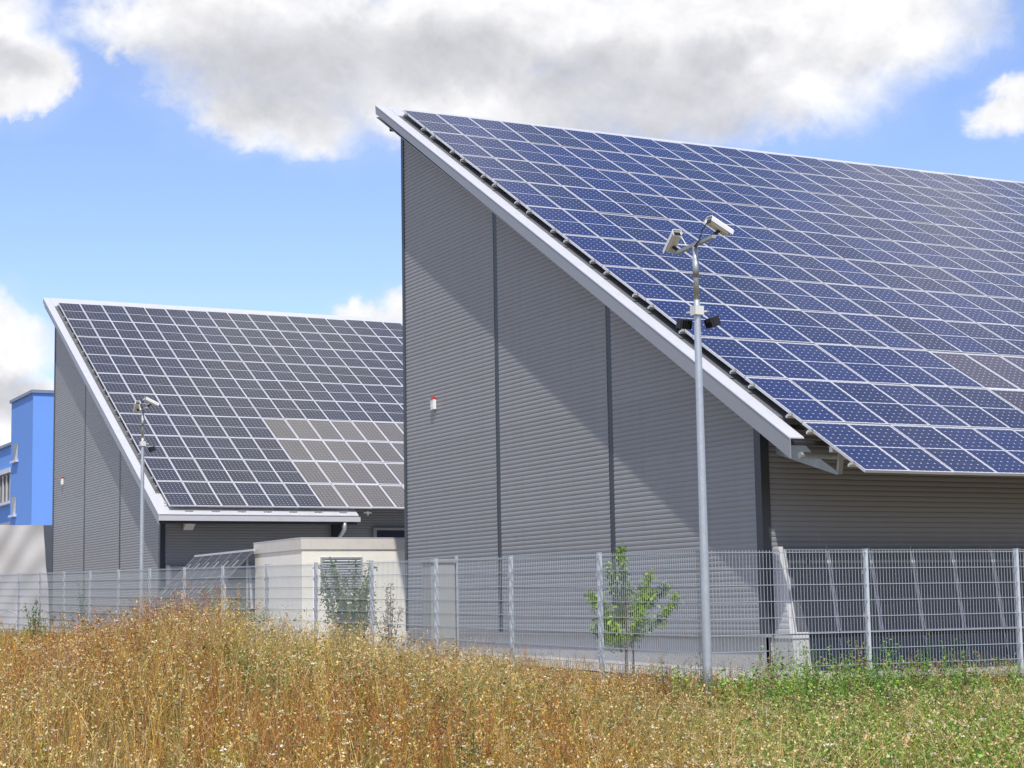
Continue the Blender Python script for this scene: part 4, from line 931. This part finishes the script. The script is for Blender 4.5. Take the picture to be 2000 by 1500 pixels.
# shrubs behind the fence
def shrub(name, label, cat, x, y, H, wid, stems, nleaf, lsize, cols, zbase=None, spread=0.5, low=0.1, group=None):
    z = float(ground_z(x, y)) if zbase is None else zbase
    r = thing(name, label, cat, (x, y, z), group); paths = []
    tr = MB()
    for k in range(stems):
        a = 2 * math.pi * (k + random.random() * 0.7) / stems; rr = wid * spread * random.uniform(0.25, 1.0); hh = H * random.uniform(0.55, 1.0) * (1.0 if k else 1.0)
        if k == 0: rr *= 0.15; hh = H
        p0 = Vector((0, 0, 0.0)) + Vector((math.cos(a), math.sin(a), 0)) * 0.03; p1 = Vector((math.cos(a) * rr * .55, math.sin(a) * rr * .55, hh * .42)); p2 = Vector((math.cos(a) * rr, math.sin(a) * rr, hh * 0.98))
        tr.tube([p0, p1, p2], [0.018 * H / 1.8, 0.011 * H / 1.8, 0.003], 6); paths.append((p0, p1, p2))
    link('trunk', tr.mesh('trunk', [MT['bark']]), r)['kind'] = 'stuff'
    g = Bag(); P = []; 
    pk = rng.integers(0, stems, nleaf)
    tt = rng.uniform(low, 1.0, nleaf)
    pp = np.array([[list(a), list(b), list(c)] for a, b, c in paths])[pk]
    s1 = np.clip(tt * 2, 0, 1)[:, None]; s2 = np.clip(tt * 2 - 1, 0, 1)[:, None]
    q = pp[:, 0] + (pp[:, 1] - pp[:, 0]) * s1 + (pp[:, 2] - pp[:, 1]) * s2
    q += rng.normal(0, 1, (nleaf, 3)) * (0.055 + 0.09 * wid * np.abs(rng.normal(0, .45, (nleaf, 1)))) * (1.15 - tt[:, None] * 0.75)
    cc = np.array(cols)[rng.integers(0, len(cols), nleaf)] * rng.uniform(0.65, 1.35, (nleaf, 1))
    flakes(g, q, rng.uniform(lsize * 0.6, lsize * 1.2, nleaf), cc, 0.15)
    link('crown', g.mesh('crown', 'weed'), r)['kind'] = 'stuff'
random.seed(21)
GY = [(0.21, 0.33, 0.045), (0.30, 0.42, 0.07), (0.15, 0.25, 0.04)]
def sapling(x, y, H, wid, label):
    z = float(ground_z(x, y)); r = thing('young_tree', label, 'young tree', (x, y, z)); tr = MB(); paths = []
    for (bx_, by_) in ((0, 0), (0.10, -0.03)):
        tr.tube([(bx_, by_, 0), (bx_ + .02, by_, H * .4), (bx_ * .5 - .03, by_ + .02, H * (.97 if bx_ == 0 else .7))], [0.022, 0.014, 0.004], 7)
    paths.append((Vector((0.01, 0, H * .45)), Vector((-.01, 0, H * .75)), Vector((-.03, .02, H)), 0.5))
    for k in range(13):
        a = 2 * math.pi * k / 13 * 2.4 + random.uniform(-.3, .3); h0 = H * random.uniform(0.22, 0.62); rr = wid * .5 * random.uniform(0.45, 1.0); up_ = H * random.uniform(0.10, 0.34)
        p0 = Vector((0.02, 0, h0)); p1 = Vector((math.cos(a) * rr * .6, math.sin(a) * rr * .6, h0 + up_ * .35)); p2 = Vector((math.cos(a) * rr, math.sin(a) * rr, h0 + up_))
        tr.tube([p0, p1, p2], [0.010, 0.007, 0.003], 5); paths.append((p0, p1, p2, 0.35))
    tr.v = [v for v in tr.v]; o = link('trunk', tr.mesh('trunk', [MT['bark']]), r); o['kind'] = 'stuff'
    g = Bag()
    for p0, p1, p2, lo_ in paths:
        n = int(random.uniform(220, 340)); tt = rng.uniform(lo_, 1.03, n); A = np.array([list(p0), list(p1), list(p2)])
        q = A[0] * ((1 - tt) ** 2)[:, None] + 2 * A[1] * (tt * (1 - tt))[:, None] + A[2] * (tt ** 2)[:, None]
        q += rng.normal(0, 1, (n, 3)) * np.array([0.045, 0.045, 0.06]) * (1.3 - 0.5 * tt[:, None])
        cc = np.array(GY)[rng.integers(0, 3, n)] * rng.uniform(0.7, 1.3, (n, 1)); flakes(g, q, rng.uniform(0.022, 0.046, n), cc, 0.15)
    link('crown', g.mesh('crown', 'weed'), r)['kind'] = 'stuff'
sapling(13.72, 23.08, 1.90, 1.62, 'young bright green tree behind the fence before the large gable')
shrub('shrub', 'dark green shrub growing before the louvred vent of the kiosk', 'shrub', 14.85, 36.3, 2.0, 1.9, 15, 5600, 0.042, [(0.09, 0.16, 0.04), (0.14, 0.21, 0.05), (0.21, 0.27, 0.08)], spread=0.45, low=0.05)
shrub('shrub', 'small yellow green shrub left of the kiosk behind the fence', 'shrub', 14.2, 42.0, 1.55, 1.6, 8, 1300, 0.042, [(0.20, 0.27, 0.06), (0.13, 0.20, 0.05), (0.28, 0.30, 0.09)], spread=0.5)
shrub('shrub', 'thin rusty shrub at the right corner of the kiosk', 'shrub', 15.6, 36.0, 1.5, 0.9, 7, 700, 0.032, [(0.24, 0.16, 0.06), (0.16, 0.16, 0.05), (0.30, 0.20, 0.08)], spread=0.45, low=0.05)
shrub('tall_weed', 'spindly green weed in front of the grey tarpaulin', 'weed', 11.4, 50.5, 1.3, 0.8, 6, 420, 0.04, [(0.22, 0.30, 0.08), (0.16, 0.23, 0.07)], spread=0.4)
shrub('tall_weed', 'tall thin weed before the back corner of the left hall', 'weed', 12.6, 50.0, 1.75, 0.7, 5, 480, 0.04, [(0.12, 0.20, 0.05), (0.20, 0.26, 0.07)], spread=0.35)
shrub('tall_weed', 'bushy weed before the left hall gable near the camera pole', 'weed', 13.0, 46.2, 1.2, 1.2, 8, 650, 0.038, [(0.14, 0.21, 0.06), (0.22, 0.26, 0.08)], spread=0.5)

def at_px(tl_, D_): L_ = tl_ * D_; return D_ * math.sin(YAW) + L_ * math.cos(YAW), D_ * math.cos(YAW) - L_ * math.sin(YAW)
DG = [(0.075, 0.14, 0.05), (0.11, 0.19, 0.07), (0.15, 0.22, 0.06)]
x, y = at_px(-0.238, 10.3); shrub('leafy_plant', 'dark green leafy plant in the dry grass at the lower left', 'plant', x, y, 0.62, 0.24, 5, 210, 0.022, DG, spread=0.5, low=0.2)
x, y = at_px(-0.024, 13.2); shrub('leafy_plant', 'small dark green plant in the middle of the dry grass', 'plant', x, y, 0.58, 0.26, 4, 150, 0.024, DG, spread=0.5, low=0.3)
x, y = at_px(0.242, 20.3); shrub('leafy_plant', 'tall slender green weed rising before the right fence', 'plant', x, y, 0.98, 0.16, 3, 260, 0.030, [(0.17, 0.28, 0.07), (0.22, 0.32, 0.10)], spread=0.4, low=0.2)
x, y = at_px(0.205, 20.0); shrub('leafy_plant', 'reddish brown dock plant in the weeds before the right fence', 'plant', x, y, 0.70, 0.34, 6, 380, 0.014, [(0.20, 0.12, 0.08), (0.14, 0.13, 0.06)], spread=0.6, low=0.2)
def grass_tuft(x, y, n, label):
    z = float(ground_z(x, y)); r = thing('grass_tuft', label, 'grass tuft', (x, y, z)); g = Bag()
    P = rng.normal(0, 0.05, (n, 3)) * np.array([1, 1, 0.0]); c = jit((0.68, 0.53, 0.27), n)
    at_ = ribbons(g, P, rng.uniform(0.5, 0.82, n), rng.uniform(0.35, 1.0, n), rng.uniform(0.0045, 0.007, n), c * 0.85, c, 2.0, rng.normal(-0.5, 0.5, n))
    for k in range(7): flakes(g, at_(rng.uniform(0.78, 1.03, n)) + rng.normal(0, 0.006, (n, 3)), rng.uniform(0.010, 0.020, n), c * 1.1)
    link('blades', g.mesh('blades', 'grass'), r)['kind'] = 'stuff'
x, y = at_px(-0.112, 9.6); grass_tuft(x, y, 46, 'pale tuft of long bent grass at the lower centre left')
x, y = at_px(-0.03, 10.6); grass_tuft(x, y, 22, 'thin pale tuft of bent grass at the bottom centre')
